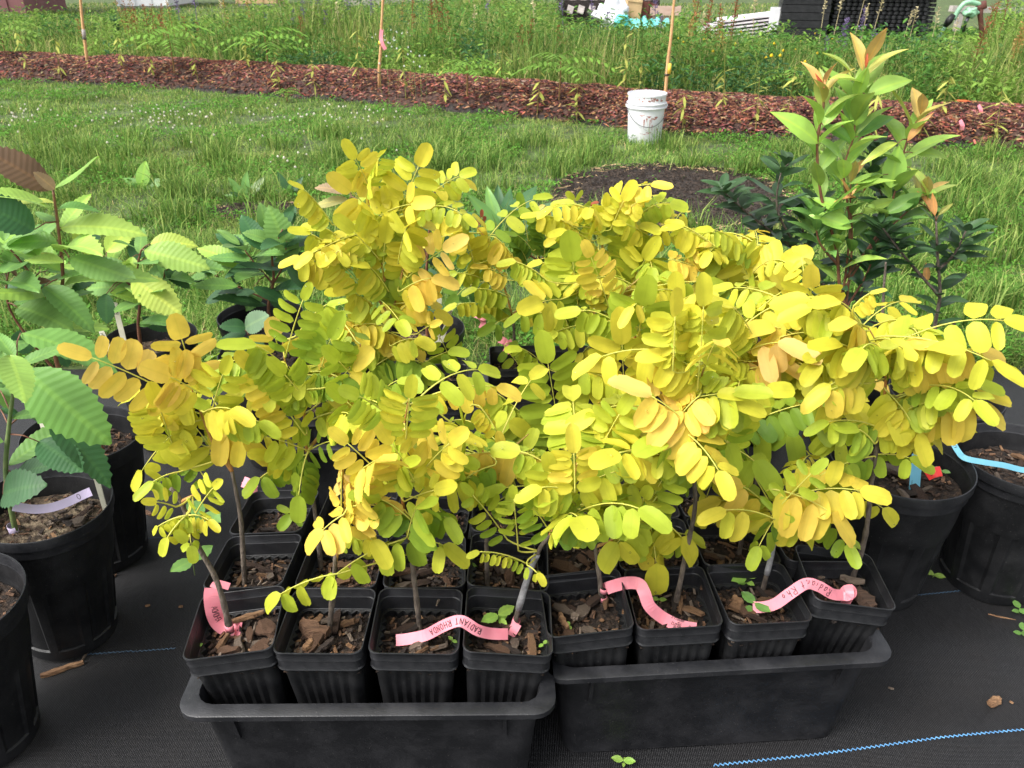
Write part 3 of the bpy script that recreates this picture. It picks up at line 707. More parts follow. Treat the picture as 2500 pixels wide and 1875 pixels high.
def frond(sap, B, T, pairs, L, h, face=.8, droop=.15, arch=.12, terminal=True, attach=True, tw=.12, young=False, asp=1.0):
    """one pinnate compound leaf: rachis mesh plus a leaflet object each"""
    B = Vector(B); T = Vector(T); b = sap.b
    ln = (T-B).length; up = Vector((0, 0, 1))
    mid = (B+T)/2+up*ln*arch
    n = 10; R = [(B*(1-t)**2+mid*2*t*(1-t)+T*t*t) for t in [i/(n-1) for i in range(n)]]
    pre = []
    if attach:
        node = min(sap.nodes, key=lambda p: (p-B).length+(0.6*max(0, p.z-B.z)))
        d = (node-B).length
        if d > .004:
            c = ((node+B)/2+Vector((0, 0, .12*d)))*.4+(B-(mid-B).normalized()*d*.45)*.6; pre = [node*(1-t)**2+c*2*t*(1-t)+B*t*t for t in (0, .25, .5, .75)]
    path = pre+R; m = len(path); mb = MB(); r0 = .0013 if not young else .0007
    mb.tube([p-b for p in path], [r0*(1-.6*i/(m-1))+.0003 for i in range(m)], 5)
    ro = mb.build('compound_leaf', M['rachis'], sap.root)
    cam_v = (CAMP-(B+T)/2).normalized(); N0 = (up*(1-face)+cam_v*face).normalized()
    def pt(t):
        u = t*(n-1); k = min(int(u), n-2); return R[k].lerp(R[k+1], u-k), (R[k+1]-R[k]).normalized()
    hh = h; col_leaf = hue(hh)
    def leaf(p, d, nrm, Lx, c):
        s = nrm.cross(d).normalized(); nn = d.cross(s).normalized()
        o = bpy.data.objects.new('leaflet', LEAFLETS[rnd.randrange(9)]); col.objects.link(o); o.parent = ro
        wd = rnd.uniform(.88, 1.18)*asp; q = p-b
        o.matrix_basis = Matrix(((d.x*Lx, s.x*Lx*wd, nn.x*Lx, q.x), (d.y*Lx, s.y*Lx*wd, nn.y*Lx, q.y), (d.z*Lx, s.z*Lx*wd, nn.z*Lx, q.z), (0, 0, 0, 1)))
        o.color = (*c, 1)
        if rnd.random() < .10 and not young: sap.drops.append((p+d*Lx*rnd.uniform(.3, .8)+s*Lx*rnd.uniform(-.12, .12)+nn*.0010*(1 if nn.z > 0 else -1), rnd.uniform(.0010, .0022)))
    t0 = .10
    for i in range(pairs):
        t = t0+(.93-t0)*i/max(1, pairs-1) if pairs > 1 else .5
        p, tg = pt(t); S = tg.cross(N0)
        if S.length < .05: S = tg.orthogonal()
        S.normalize(); N = S.cross(tg).normalized()
        if N.dot(N0) < 0: N = -N
        szf = (.72+.28*math.sin(math.pi*(.15+.75*t)))*rnd.uniform(.88, 1.1)
        for sg in (-1, 1):
            if rnd.random() < .04: continue
            a = rnd.uniform(.05, .35); dr = droop+rnd.uniform(-.18, .22)
            d = (S*sg*math.cos(a)+tg*math.sin(a)).normalized()
            d2 = (d*math.cos(dr)-N*math.sin(dr)*.75-up*math.sin(max(0, dr))*.45).normalized()
            nr = (N*math.cos(dr)+d*math.sin(dr)).normalized()
            nr = (nr+Vector((rnd.uniform(-tw, tw), rnd.uniform(-tw, tw), rnd.uniform(-tw, tw)))).normalized()
            c = hue(hh+rnd.uniform(-.22, .2)-(.25 if t < .3 else 0)); v = rnd.uniform(.9, 1.06); c = tuple(min(.93, x*v) for x in c)
            leaf(p+d2*.003, d2, nr, L*szf, c)
    if terminal:
        p, tg = pt(1.0); leaf(p, (tg-up*droop*.4).normalized(), N0, L*rnd.uniform(.95, 1.15), hue(hh+rnd.uniform(-.1, .2)))
    return ro

Z = {'A': (700, 340, .22604), 'B': (600, 700, .22604), 'C': (1100, 460, .27125), 'D': (600, 1050, .24864), 'E': (1100, 1000, .27125), '4': (0, 620, .38585), '5': (830, 620, .38585), '6': (1660, 620, .38585), 'F': (0, 1235, .38585), 'P': (0, 0, 1)}
def hero(key, z, bx, by, tx, ty, L, pairs, h, style='f', dyb=None, dyt=None, **kw):
    ox, oy, k = Z[z]; s = SAP[key]
    dyb = rnd.uniform(-.05, .01) if dyb is None else dyb
    if dyt is None: dyt = {'f': -.03, 'd': -.02, 'u': 0.0}[style]+rnd.uniform(-.02, .02)
    B = aty(ox+bx*k, oy+by*k, s.b.y+dyb); T = aty(ox+tx*k, oy+ty*k, s.b.y+dyb+dyt)
    Lm = min(.074, max(.018, L*k*depth(B)/F*1.16))
    a = {'f': dict(face=.85, droop=.12, arch=.06), 'd': dict(face=.35, droop=.95, arch=.14), 'u': dict(face=.25, droop=.25, arch=.1)}[style]; a.update(kw)
    frond(s, B, T, pairs, Lm, h, **a)

YL = 'yellow-leaved locust sapling '
Sapling('L00', (563, 1545), [(532, 1425), (480, 1325), (442, 1225), (416, 1192)], [[(442, 1225), (460, 1215), (480, 1205)], [(480, 1325), (475, 1310)]], YL+'with small leaf tufts, its bare stem leaning left over a pink tag')
Sapling('L01', (805, 1540), [(815, 1420), (822, 1315)], [[(818, 1380), (842, 1250), (838, 1150), (834, 1120)]], YL+'with an orange shoot and pale peach leaves, beside a bark shell')
Sapling('L02', (1025, 1535), [(1008, 1390), (998, 1300)], [[(998, 1300), (985, 1240), (978, 1150), (985, 1050), (1000, 960)]], YL+'whose long low frond hangs in front of the tray pots')
Sapling('L03', (1255, 1530), [(1290, 1405), (1318, 1340), (1343, 1306)], [[(1343, 1306), (1375, 1250), (1400, 1180), (1410, 1110)]], YL+'with grey graft wax, tied with the capital-lettered pink tag', wax=(.36, .72))
Sapling('L10', (597, 1420), [(588, 1270), (566, 1150)], [[(566, 1150), (520, 1080), (480, 980), (445, 890)], [(566, 1150), (550, 1090), (560, 1010)]], YL+'with golden fronds reaching out over the round pots')
Sapling('L11', (784, 1385), [(772, 1274), (749, 1102)], [[(749, 1102), (740, 1000), (700, 900), (690, 830)], [(749, 1102), (820, 1010), (870, 900), (880, 840)]], YL+'with lime fronds, growing behind the peach-leaved one')
Sapling('L13', (1190, 1430), [(1188, 1310), (1197, 1200)], [[(1197, 1200), (1190, 1120), (1130, 1050)], [(1197, 1200), (1240, 1110), (1290, 1060)]], YL+'with round lime leaflets, growing behind the graft-waxed one')
Sapling('R00', (1470, 1470), [(1455, 1345), (1441, 1252)], [[(1456, 1330), (1500, 1315), (1560, 1275)], [(1441, 1252), (1450, 1180), (1440, 1100)]], YL+'with a cut dark stem tied with the printed pink tag')
Sapling('R01', (1650, 1475), [(1678, 1335), (1697, 1235), (1690, 1130)], [[(1690, 1130), (1690, 1040), (1710, 930), (1735, 850)], [(1690, 1130), (1640, 1060), (1610, 1000)]], YL+'standing over the printed end of the pink tag')
Sapling('R02', (1860, 1450), [(1882, 1360), (1897, 1285)], [[(1897, 1285), (1900, 1230), (1870, 1200)]], YL+'with drooping golden leaves above two green weeds', wax=(.55, .85))
Sapling('R03', (2080, 1415), [(2112, 1310), (2128, 1180), (2145, 1060)], [[(2145, 1060), (2160, 960), (2160, 880), (2120, 800)], [(2145, 1060), (2200, 960), (2260, 880)]], YL+'with a tall bare stem tied with the cursive pink tag')
Sapling('R1a', (1805, 1350), [(1815, 1290), (1830, 1200)], [[(1830, 1200), (1800, 1120), (1780, 1040)]], YL+'half hidden behind the one with two green weeds')
Sapling('R1b', (1925, 1335), [(1945, 1280), (1950, 1220)], [[(1950, 1220), (1960, 1180)]], YL+'with a short stem behind the tilted corner pot')
Sapling('R2a', (1845, 1215), [(1855, 1090), (1862, 1010)], [[(1862, 1010), (1850, 900), (1800, 790)], [(1862, 1010), (1900, 920), (1930, 840)]], YL+'with a thick dark pink-tagged stem at the back of its tray', r=.006)
Sapling('R2b', (1905, 1225), [(1935, 1110), (1962, 1066)], [[(1962, 1066), (1990, 960), (1990, 860), (1970, 760)], [(1962, 1066), (2050, 930), (2080, 800)]], YL+'with a slanting dark stem at the back of its tray')
Sapling('TL', (955, 960), [(952, 850), (955, 760)], [[(955, 760), (930, 640), (905, 530), (895, 450)], [(955, 780), (985, 650), (1000, 540), (1010, 470)], [(955, 780), (900, 700), (850, 650)]], YL+'standing tallest of all, next to the two wooden labels', Y=1.75)
Sapling('C1', (1405, 1010), [(1428, 925), (1462, 845)], [[(1462, 845), (1450, 760), (1410, 690)], [(1462, 845), (1500, 740), (1560, 680)]], YL+'with a stout kinked grey stem in the back tray', r=.0065)
Sapling('C2', (1258, 880), [(1254, 800), (1250, 770)], [[(1250, 770), (1225, 680), (1190, 590), (1150, 540)], [(1250, 770), (1290, 730)]], YL+'beside the pink tags in the back tray, next to red-tipped leaves')
Sapling('C3', (1500, 900), [(1490, 780), (1480, 680)], [[(1480, 680), (1470, 600), (1460, 540), (1475, 500)], [(1480, 680), (1530, 590), (1545, 500)], [(1480, 680), (1580, 640), (1620, 600)]], YL+'rising in front of the bare dirt patch', Y=1.98)
Sapling('C4', (1760, 950), [(1770, 830), (1790, 730)], [[(1790, 730), (1830, 660), (1860, 600)], [(1790, 730), (1760, 660), (1770, 610)]], YL+'close in front of the dark-leaved potted plum', Y=1.86)
Sapling('C5', (1570, 1040), [(1565, 930), (1560, 850)], [[(1560, 850), (1540, 780), (1560, 700)], [(1560, 850), (1620, 780), (1660, 700)], [(1560, 850), (1480, 880), (1400, 900)]], YL+'with broad flat fronds in the middle of the group', Y=1.50)

HERO = [
 # tallest sapling
 ('TL','A',900,530,740,215,200,5,1.0,'f'), ('TL','A',1130,1060,1425,290,250,7,.95,'f'), ('TL','A',870,740,690,560,250,3,1.4,'f'), ('TL','A',490,920,190,545,170,8,.9,'d'),
 ('TL','A',740,1160,1040,800,220,6,.85,'f'), ('TL','A',690,1360,260,1020,210,7,.75,'d'), ('TL','A',560,1420,160,1280,220,5,1.0,'d'), ('TL','A',1030,1500,1060,1120,280,5,.95,'f'),
 ('TL','A',1310,1490,1690,1190,240,5,1.7,'f'), ('TL','A',1230,1640,1560,1500,250,4,1.5,'d'), ('TL','A',1090,780,1340,700,230,2,1.1,'f'), ('TL','A',820,1600,560,1330,210,5,1.0,'f'),
 ('TL','A',600,1100,420,960,240,3,.8,'d'), ('TL','A',1150,1250,1000,900,230,5,.8,'d'), ('TL','A',1000,1300,720,1000,230,5,.7,'f'), ('TL','A',1100,1640,900,1380,230,5,.8,'d'), ('TL','A',1200,1340,1290,960,230,5,.9,'d'),
 ('TL','B',1560,420,1610,20,240,5,1.0,'d'), ('TL','B',1230,340,920,400,230,3,1.6,'d'), ('TL','B',1450,470,1750,590,250,4,1.4,'d'), ('TL','B',1850,510,1990,420,150,2,1.5,'f'), ('TL','B',1500,420,1170,420,230,4,1.4,'d'), ('TL','B',1480,300,1160,60,230,5,.8,'d'), ('TL','B',1680,250,1870,110,220,4,1.3,'d'), ('TL','B',1570,640,1830,560,200,4,.8,'d'), ('TL','B',1540,700,1290,660,200,5,.4,'d'),
 # lime sapling
 ('L11','B',430,760,620,140,190,6,.35,'f'), ('L11','B',560,520,880,190,190,6,.4,'d'), ('L11','B',350,680,320,540,260,2,1.6,'f'), ('L11','B',600,1040,110,630,290,6,.35,'d'), ('L11','B',820,860,920,560,270,5,.3,'f'),
 ('L11','B',850,1210,1130,880,280,4,1.5,'f'), ('L11','B',640,1600,60,880,220,8,1.2,'f'), ('L11','B',1400,1560,1090,1240,260,6,.4,'f'), ('L11','B',800,1100,350,1210,150,8,.4,'d'), ('L11','B',1320,1320,1640,1010,220,5,.3,'d'),
 ('L11','B',700,1300,420,950,220,6,.5,'f'), ('L11','B',1250,1100,1000,800,240,5,.4,'f'), ('L11','D',600,200,180,60,220,5,.7,'f'), ('L11','D',610,210,830,110,160,3,.2,'f'), ('L11','D',600,240,140,470,230,5,.2,'d'), ('L11','D',580,300,520,640,230,5,.25,'d'), ('L11','D',590,660,440,830,140,2,.1,'f'), ('L11','D',560,330,240,250,180,4,.9,'f'), ('L11','B',500,1000,160,1150,210,6,1.1,'d'),
 # back lime behind, between tall one and middle
 ('TL','B',1590,1110,2180,700,210,7,.25,'d'), ('TL','B',2200,760,2080,520,170,4,.4,'f'), ('TL','B',1560,760,1300,950,230,5,.1,'d'), ('TL','B',1640,760,1900,830,230,5,.15,'d'),
 # low frond sapling
 ('L02','B',1730,1640,1770,1200,250,6,.85,'f'), ('L02','D',1470,600,1000,130,200,7,1.3,'f'), ('L02','D',1670,490,2000,130,240,5,1.35,'f'), ('L02','D',1590,1040,1690,740,280,4,.15,'d'), ('L02','D',1640,900,1330,680,260,4,.15,'d'),
 ('L02','D',1560,1070,880,1420,280,5,.55,'d'), ('L02','D',900,1410,340,1610,230,4,.6,'d'), ('L02','D',1600,1070,1940,1130,270,2,.6,'d'), ('L02','D',1560,700,1850,590,220,3,.9,'f'), ('L02','D',1800,720,1960,860,260,3,.2,'d'), ('L02','D',1380,420,1560,330,220,4,.5,'f'), ('L02','5',280,1000,120,900,150,5,.5,'f'), ('L02','5',470,1440,330,1200,170,5,1.2,'f'),
 # peach sapling
 ('L01','D',940,850,945,410,250,6,1.9,'d'), ('L01','D',1000,1000,1110,560,240,5,1.5,'d'), ('L01','D',1020,900,1240,1080,240,3,.8,'d'), ('L01','D',960,830,760,980,260,3,1.6,'u'), ('L01','D',1000,760,1290,740,230,3,1.6,'u'), ('L01','D',930,1080,1090,1050,110,2,.4,'f'),
 # golden left sapling
 ('L10','4',1110,900,580,655,160,6,1.65,'f'), ('L10','4',1250,870,1150,540,160,4,1.55,'f'), ('L10','4',1100,1230,1000,950,150,6,1.0,'f'), ('L10','4',1340,1000,1410,760,150,4,.7,'f'), ('L10','4',1180,1080,900,1370,160,5,.9,'d'), ('L10','4',1330,1100,1540,1170,190,4,1.35,'d'), ('L10','4',1290,1000,1460,980,160,4,1.1,'d'), ('L10','4',1390,1300,1240,1100,170,4,.9,'f'), ('L10','4',1200,1280,1300,1430,120,3,.25,'d'), ('L10','4',1130,1380,970,1440,130,3,.3,'d'), ('L10','4',1180,900,1010,1010,160,5,1.1,'d'), ('L10','4',1260,880,1080,780,170,5,1.5,'f'), ('L10','4',1420,1050,1640,1060,130,5,.4,'d'),
 # small left-leaning one
 ('L00','4',1110,1600,990,1570,80,3,.9,'f'), ('L00','4',1240,1640,1350,1480,90,4,.8,'f'), ('L00','F',1180,60,1060,200,100,4,.7,'d'), ('L00','F',1180,60,1000,130,70,5,.7,'d'), ('L00','F',1200,60,1320,90,90,5,1.0,'d'), ('L00','F',1190,50,1210,250,90,4,.6,'d'),
 # waxed sapling
 ('L03','E',900,1110,740,880,170,4,.1,'f'), ('L03','E',950,1120,1340,1030,170,5,.2,'d'), ('L03','E',960,960,900,560,200,6,.7,'f'), ('L03','E',1230,850,1640,650,210,6,.7,'d'), ('L03','E',1120,740,1110,390,220,5,1.2,'u'), ('L03','E',1150,720,1480,560,230,4,.9,'d'), ('L03','E',980,1000,1200,1130,140,4,.15,'d'), ('L03','E',1100,740,820,700,220,4,.8,'d'), ('L03','E',1250,900,1500,860,200,4,.6,'d'), ('L03','E',1130,860,950,760,190,4,.4,'d'),
 # round lime leaflets
 ('L03','E',510,1170,200,770,135,6,.5,'f'), ('L03','E',610,1270,570,800,135,5,.5,'f'), ('L03','E',690,1390,260,1280,90,8,.75,'d'), ('L03','E',690,1400,780,1470,120,2,.8,'d'), ('L13','E',400,500,90,650,150,4,.1,'d'), ('L13','E',470,480,600,720,150,4,.0,'d'), ('L13','5',1330,1300,800,1270,175,6,1.6,'d'), ('L13','5',600,1380,760,1300,120,4,.3,'d'), ('L13','5',560,900,990,840,130,5,1.4,'d'), ('L13','5',880,960,990,1120,100,5,1.2,'d'), ('L13','E',350,900,560,760,110,4,.3,'d'),
 # middle
 ('C5','5',1400,1230,1315,690,185,8,.45,'f'), ('C5','5',1800,960,1785,570,205,7,1.05,'f'), ('C5','5',1340,1240,990,880,190,9,.4,'d'), ('C5','5',1560,1400,1760,1000,165,7,.5,'f'), ('C5','5',1890,520,1920,330,200,4,.35,'f'), ('C5','5',1700,1000,1540,1080,160,4,1.2,'d'), ('C5','5',2110,700,2130,330,210,6,.9,'d'), ('C5','5',2000,900,1840,880,200,4,1.7,'u'), ('C5','5',1720,1090,1860,1250,180,4,.5,'d'),
 # back centre
 ('C2','C',210,670,60,200,130,5,1.2,'d'), ('C2','C',400,700,320,370,170,6,1.1,'d'), ('C2','C',400,440,570,620,170,5,1.3,'d'), ('C2','C',560,1090,60,1040,120,8,.8,'d'), ('C2','C',240,680,130,760,120,4,.8,'d'), ('C2','C',510,800,340,720,140,4,1.5,'u'), ('C2','C',530,980,240,900,130,6,.6,'d'), ('C2','C',560,1150,400,1220,150,2,.1,'f'), ('C2','C',490,1440,640,1620,110,3,.2,'f'),
 ('C1','C',870,830,590,660,140,7,.55,'d'), ('C1','C',990,1000,830,1020,240,3,1.05,'f'), ('C1','C',1150,1090,1100,660,260,7,.45,'f'), ('C1','C',1440,1120,1265,620,150,7,1.45,'f'), ('C1','C',1000,1150,640,1130,180,5,.4,'d'), ('C1','C',1020,1150,1080,1300,190,4,.6,'d'), ('C1','C',1300,1230,1480,1310,160,3,1.5,'u'), ('C1','C',1160,1250,1320,1180,160,4,1.3,'d'), ('C1','C',1250,1420,1190,1480,130,3,1.0,'d'), ('C1','C',860,1620,640,1440,150,4,.5,'d'),
 ('C3','C',1620,900,1750,640,230,4,.75,'f'), ('C3','C',1390,420,1400,170,130,5,1.0,'f'), ('C3','C',1190,400,810,230,150,8,.9,'d'), ('C3','C',1440,370,1560,110,150,5,.9,'f'), ('C3','C',1600,720,1610,470,180,5,.6,'f'), ('C3','C',1560,250,1680,120,110,4,1.0,'d'), ('C3','C',1500,420,1690,330,190,4,.75,'d'), ('C3','C',1250,470,1050,380,160,5,.8,'d'), ('C3','C',1300,620,1080,560,170,6,.4,'d'), ('C3','C',1330,540,1380,760,170,6,.7,'d'), ('C3','C',1700,520,1940,370,140,5,1.0,'d'), ('C3','C',1740,1000,1690,900,190,3,1.5,'d'), ('C3','C',1730,850,1950,830,190,4,.8,'d'),
 ('C4','C',2060,720,2210,530,130,6,1.3,'d'), ('C4','C',1960,640,2190,700,150,5,1.6,'u'), ('C4','6',330,250,250,30,130,6,.65,'d'), ('C4','6',480,260,370,20,140,5,.8,'f'), ('C4','6',430,180,640,60,150,4,1.0,'f'), ('C4','6',500,170,750,110,110,6,.7,'d'), ('C4','6',330,300,160,420,160,6,.5,'d'), ('C4','6',400,200,560,270,150,5,.7,'d'), ('C4','6',300,170,180,170,130,5,.8,'d'),
 # right
 ('R01','C',2000,1640,2020,1150,250,8,.9,'d'), ('R01','6',110,860,150,330,190,8,.8,'d'), ('R01','6',120,900,20,1000,180,5,1.6,'u'), ('R01','6',110,1130,-180,900,230,5,1.7,'u'), ('R01','6',150,800,-60,640,190,5,1.0,'d'), ('R01','6',60,1280,-90,1180,190,4,.4,'d'), ('R01','6',90,1000,300,930,190,4,.9,'d'), ('R01','6',120,1000,300,1200,190,4,.4,'d'),
 ('R00','E',1790,990,1850,1380,330,4,1.0,'d'), ('R00','E',1720,980,1500,1200,270,3,.8,'d'), ('R00','E',1730,960,1900,640,200,4,.55,'f'), ('R00','E',1900,1000,2080,1150,270,3,.9,'d'), ('R00','E',2100,430,1880,390,270,5,.35,'d'), ('R00','E',1310,440,1520,40,200,6,.55,'f'), ('R00','E',1500,680,1560,900,220,4,.7,'d'), ('R00','E',1240,900,1450,1010,160,3,.2,'d'), ('R00','E',1640,1050,1740,800,150,3,.6,'f'),
 ('R02','6',600,1490,960,1640,260,4,1.45,'d'), ('R02','6',580,1660,830,1390,115,4,.4,'f'), ('R02','6',590,1650,400,1470,190,3,1.5,'d'), ('R02','6',600,1680,290,1620,170,4,1.0,'d'), ('R02','6',590,1690,500,1850,130,3,.2,'d'), ('R02','6',610,1680,760,1740,150,3,.9,'d'),
 ('R1a','6',300,1200,-10,1330,190,4,.3,'d'), ('R1a','6',290,1210,470,1310,220,2,.3,'d'), ('R1a','6',300,1210,160,1560,190,5,.9,'d'), ('R1a','6',290,1200,280,1000,180,4,.5,'f'), ('R1b','6',600,1640,260,1560,180,4,1.2,'d'),
 ('R2a','6',680,720,390,740,170,7,.85,'d'), ('R2a','6',500,900,520,1120,200,4,.2,'d'), ('R2a','6',560,900,700,1130,200,4,.2,'d'), ('R2a','6',440,880,300,960,230,3,1.0,'d'), ('R2a','6',340,740,170,420,180,6,1.0,'d'), ('R2a','6',420,620,620,560,220,3,2.0,'d'), ('R2a','6',330,700,610,690,200,4,1.8,'d'), ('R2a','6',600,820,830,1000,200,6,.3,'d'), ('R2a','6',300,560,150,560,190,5,.9,'d'), ('R2a','6',480,560,330,330,180,5,.8,'d'),
 ('R2b','6',820,450,830,215,165,5,1.1,'f'), ('R2b','6',800,640,940,520,180,4,1.6,'d'), ('R2b','6',830,600,600,460,190,4,1.4,'d'), ('R2b','6',900,760,1020,640,190,5,.9,'d'), ('R2b','6',850,800,1120,770,190,4,1.6,'d'), ('R2b','6',860,860,1030,950,190,6,.8,'d'), ('R2b','6',900,1000,1000,1180,170,5,.5,'d'), ('R2b','6',760,760,660,900,180,5,.7,'d'),
 ('R03','6',1150,450,1010,300,170,6,.95,'d'), ('R03','6',1100,330,1200,250,80,4,1.1,'d'), ('R03','6',1250,740,1020,570,190,7,.95,'d'), ('R03','6',1330,760,1850,600,180,6,1.6,'d'), ('R03','6',1500,770,1990,705,150,7,.7,'d'), ('R03','6',1290,920,1870,860,190,6,1.2,'d'), ('R03','6',1280,1000,1850,960,220,6,1.35,'d'), ('R03','6',1260,1100,940,1060,140,5,.4,'d'), ('R03','6',1260,1090,1560,1130,170,5,.9,'d'), ('R03','6',1230,1280,890,1400,150,6,.3,'d'), ('R03','6',1230,1270,1450,1290,130,3,.25,'d'), ('R03','6',1230,1200,1130,1110,150,4,.3,'d'), ('R03','6',1180,560,1330,540,190,5,1.0,'d'), ('R03','6',1300,860,1500,1130,190,5,1.0,'d'), ('R03','6',1200,560,1100,420,190,6,1.4,'d'), ('R03','6',1250,640,1420,560,170,5,1.4,'d'), ('R03','6',1180,820,950,860,170,6,1.4,'d'),
]
for hrow in HERO: hero(*hrow)
# inner leaves filling each crown
def fill(key, n, hmean, L=(.040, .056), ln=(.09, .17), spread=1.0, zmin=None):
    s = SAP[key]; S = s.shootpts
    for _ in range(n):
        B = rnd.choice(S); a = rnd.uniform(0, 2*math.pi)
        d = Vector((math.cos(a), math.sin(a)*.8+.15, rnd.uniform(-.15, .75))).normalized(); l = rnd.uniform(*ln)*spread
        frond(s, B+d*.015, B+d*l, rnd.randint(4, 7), rnd.uniform(*L), hmean+rnd.uniform(-.4, .45), face=rnd.uniform(.2, .7), droop=rnd.uniform(.2, .9), arch=rnd.uniform(.05, .3), attach=True)
for key, n, h in [('TL', 14, .7), ('L11', 6, .4), ('L10', 3, .9), ('L02', 3, .6), ('L01', 1, 1.2), ('L03', 4, .6), ('L13', 5, .5), ('C5', 11, .6), ('C1', 12, .7), ('C2', 7, .8), ('C3', 14, .8), ('C4', 13, .8), ('R01', 10, .8), ('R00', 5, .6), ('R1a', 7, .4), ('R2a', 13, .8), ('R2b', 13, .9), ('R03', 12, .8), ('R02', 3, .8), ('R1b', 2, .6)]:
    fill(key, int(n*1.15+.5), h)
# rain drops, one joined part per sapling
for key, s in SAP.items():
    if not s.drops: continue
    mb = MB()
    for p, r in s.drops:
        q = p-s.b; rings = []
        for i in range(1, 4):
            an = math.pi*i/4; rings.append([q+Vector((r*math.sin(an)*math.cos(2*math.pi*k/6), r*math.sin(an)*math.sin(2*math.pi*k/6), r*.8*math.cos(an))) for k in range(6)])
        mb.rings(rings, capb=True, capt=True)
    o = mb.build('rain_drops', M['water'], s.root); o['kind'] = 'stuff'

# ------------------------------------------------------------------ round pots
RH = .34
def lathe(profile, n=56, mod=None):
    return [[Vector(((r+(mod(2*math.pi*k/n, z) if mod else 0))*math.cos(2*math.pi*k/n), (r+(mod(2*math.pi*k/n, z) if mod else 0))*math.sin(2*math.pi*k/n), z)) for k in range(n)] for r, z in profile]
def panel(a, z):
    if z < .03 or z > .26: return 0
    u = (a/(2*math.pi)*9) % 1
    return -.0045 if .14 < u < .80 else 0
mb = MB(); mb.rings(lathe([(.086, 0), (.090, .004), (.0925, .029), (.0925, .031), (.1005, .12), (.1105, .22), (.1145, .258), (.115, .262), (.1185, .296)], 108, panel), capb=True)
mb.rings(lathe([(.1205, .318), (.1190, .305), (.114, .235), (.110, .2)], 56))
RSHELL = mb.mesh('shell', M['pot'], True, 32)
mb = MB(); mb.rings(lathe([(.1185, .296), (.1225, .2975), (.1225, .3155), (.1240, .317), (.1268, .3185), (.1272, .335), (.1262, .3395), (.1245, .3400), (.1228, .336), (.1222, .322), (.1205, .318)], 64)); RRIM = mb.mesh('rim', M['rim'], True, 32)
RSOIL = soil_mesh('soil', .1145, 4, True, amp=.007); RSAND = soil_mesh('soil', .1145, 5, True, m='soil_sand', amp=.006)
RLIT = [litter_mesh(.105, 190, s, True) for s in (21, 22)]
def round_pot(center, k, label, sand=False, nch=9, soilz=.278, lean=0):
    e = empty('round_pot', (center[0]-RH*math.sin(lean), center[1], .0075+abs(math.sin(lean))*.08)); e.scale = (k, k, 1); e.rotation_euler = (0, lean, 0); tag(e, label, 'plant pot')
    link('shell', RSHELL, e); link('rim', RRIM, e)
    s = link('soil', RSAND if sand else RSOIL, e); s.location = (0, 0, soilz)
    l = link('fine_mulch', rnd.choice(RLIT), s); l['kind'] = 'stuff'
    place_chips(s, nch, .1, .02, .055, True)
    return e
pa = atz(60, 1400, RH)
POS = {'A': (pa.x-.125*.78, pa.y-.125*.62), 'B': (-.925, 1.285), 'C': (-.97, 1.548), 'D': (-1.03, 2.08), 'E': (-.76, 2.24), 'F': (-.675, 1.985), 'G': (-.265, 2.14), 'H': (.835, 1.445), 'I': (1.118, 1.462), 'J': (1.075, 1.745), 'K': (1.0, 2.08), 'S': (.745, 2.12)}
round_pot(POS['A'], 1.0, 'round black pot with bare soil standing in front of the lilac-tagged chestnut', nch=10, lean=.08)
round_pot(POS['B'], 1.0, 'round black pot with sandy soil, a lilac tag and a pale label stake', sand=True, nch=7, lean=.08)
round_pot(POS['C'], 1.0, 'round black pot behind the lilac-tagged one, holding the tall red-stemmed chestnut', nch=9, lean=.06)
round_pot(POS['D'], 1.0, 'round black pot of gravelly soil with two lettered white labels', sand=True, nch=4)
round_pot(POS['E'], 1.0, 'round black pot under the thin-stemmed dark chestnut beside the lawn', nch=4)
round_pot(POS['F'], 1.0, 'round black pot partly hidden behind the lime sapling', nch=4)
round_pot(POS['G'], 1.0, 'round black pot with two narrow wooden labels stuck in it', nch=5, sand=True)
round_pot(POS['H'], 1.16, 'large round black pot with a red tag and a blue tag', nch=14)
round_pot(POS['I'], 1.12, 'round black pot crossed by a curled blue ribbon tag', nch=12)
round_pot(POS['J'], 1.04, 'round black pot with a small blue tag lying on the soil', nch=9)
round_pot(POS['K'], 1.04, 'round black pot of the copper-green stemmed plum', nch=5)
round_pot(POS['S'], 1.04, 'round black pot of the tall bright green shrub', nch=5)

# ------------------------------------------------------------------ broad leaves
def big_leaf(i, asp, teeth, corr, curl, fold, tipsharp=1.0, name='leaf', m='chestnut'):
    R = random.Random(i*13+5); mb = MB(); ns = teeth*2 if teeth else 10; vs = []; wv = R.uniform(0, 6)
    for k in range(ns+1):
        t = k/ns; hw = asp*.5*math.sin(math.pi*t**.85)**(.75*tipsharp) if 0 < k < ns else .008
        tooth = (.055*asp if k % 2 else 0) if teeth and 1 < k < ns-1 else 0
        z = -curl*t*t; cz = corr*(1 if k % 2 else -1)
        for s in (-1, -.55, 0, .55, 1):
            e = abs(s); x = t+(.02 if e == 1 and tooth else 0)
            vs.append((x, s*(hw+(tooth if e == 1 else 0)), z+e*hw*fold+(cz if e == .55 else cz*.6*(e > 0))+.03*math.sin(t*5+wv)*e))
    mb.add(vs, [(k*5+j, k*5+j+1, (k+1)*5+j+1, (k+1)*5+j) for k in range(ns) for j in range(4)])
    return mb.mesh(name, M[m])
CHEST = [big_leaf(i, .34+.03*(i % 3), 12, .0008, (.10, .22, .3, .05)[i % 4], (.25, .12, .35, .05)[i % 4]) for i in range(6)]
PEAR = [big_leaf(20+i, .34+.03*(i % 3), 0, 0, (.12, .3, .42, .22)[i % 4], (.35, .5, .25, .6)[i % 4], name='leaf', m='gleaf', tipsharp=1.15) for i in range(5)]
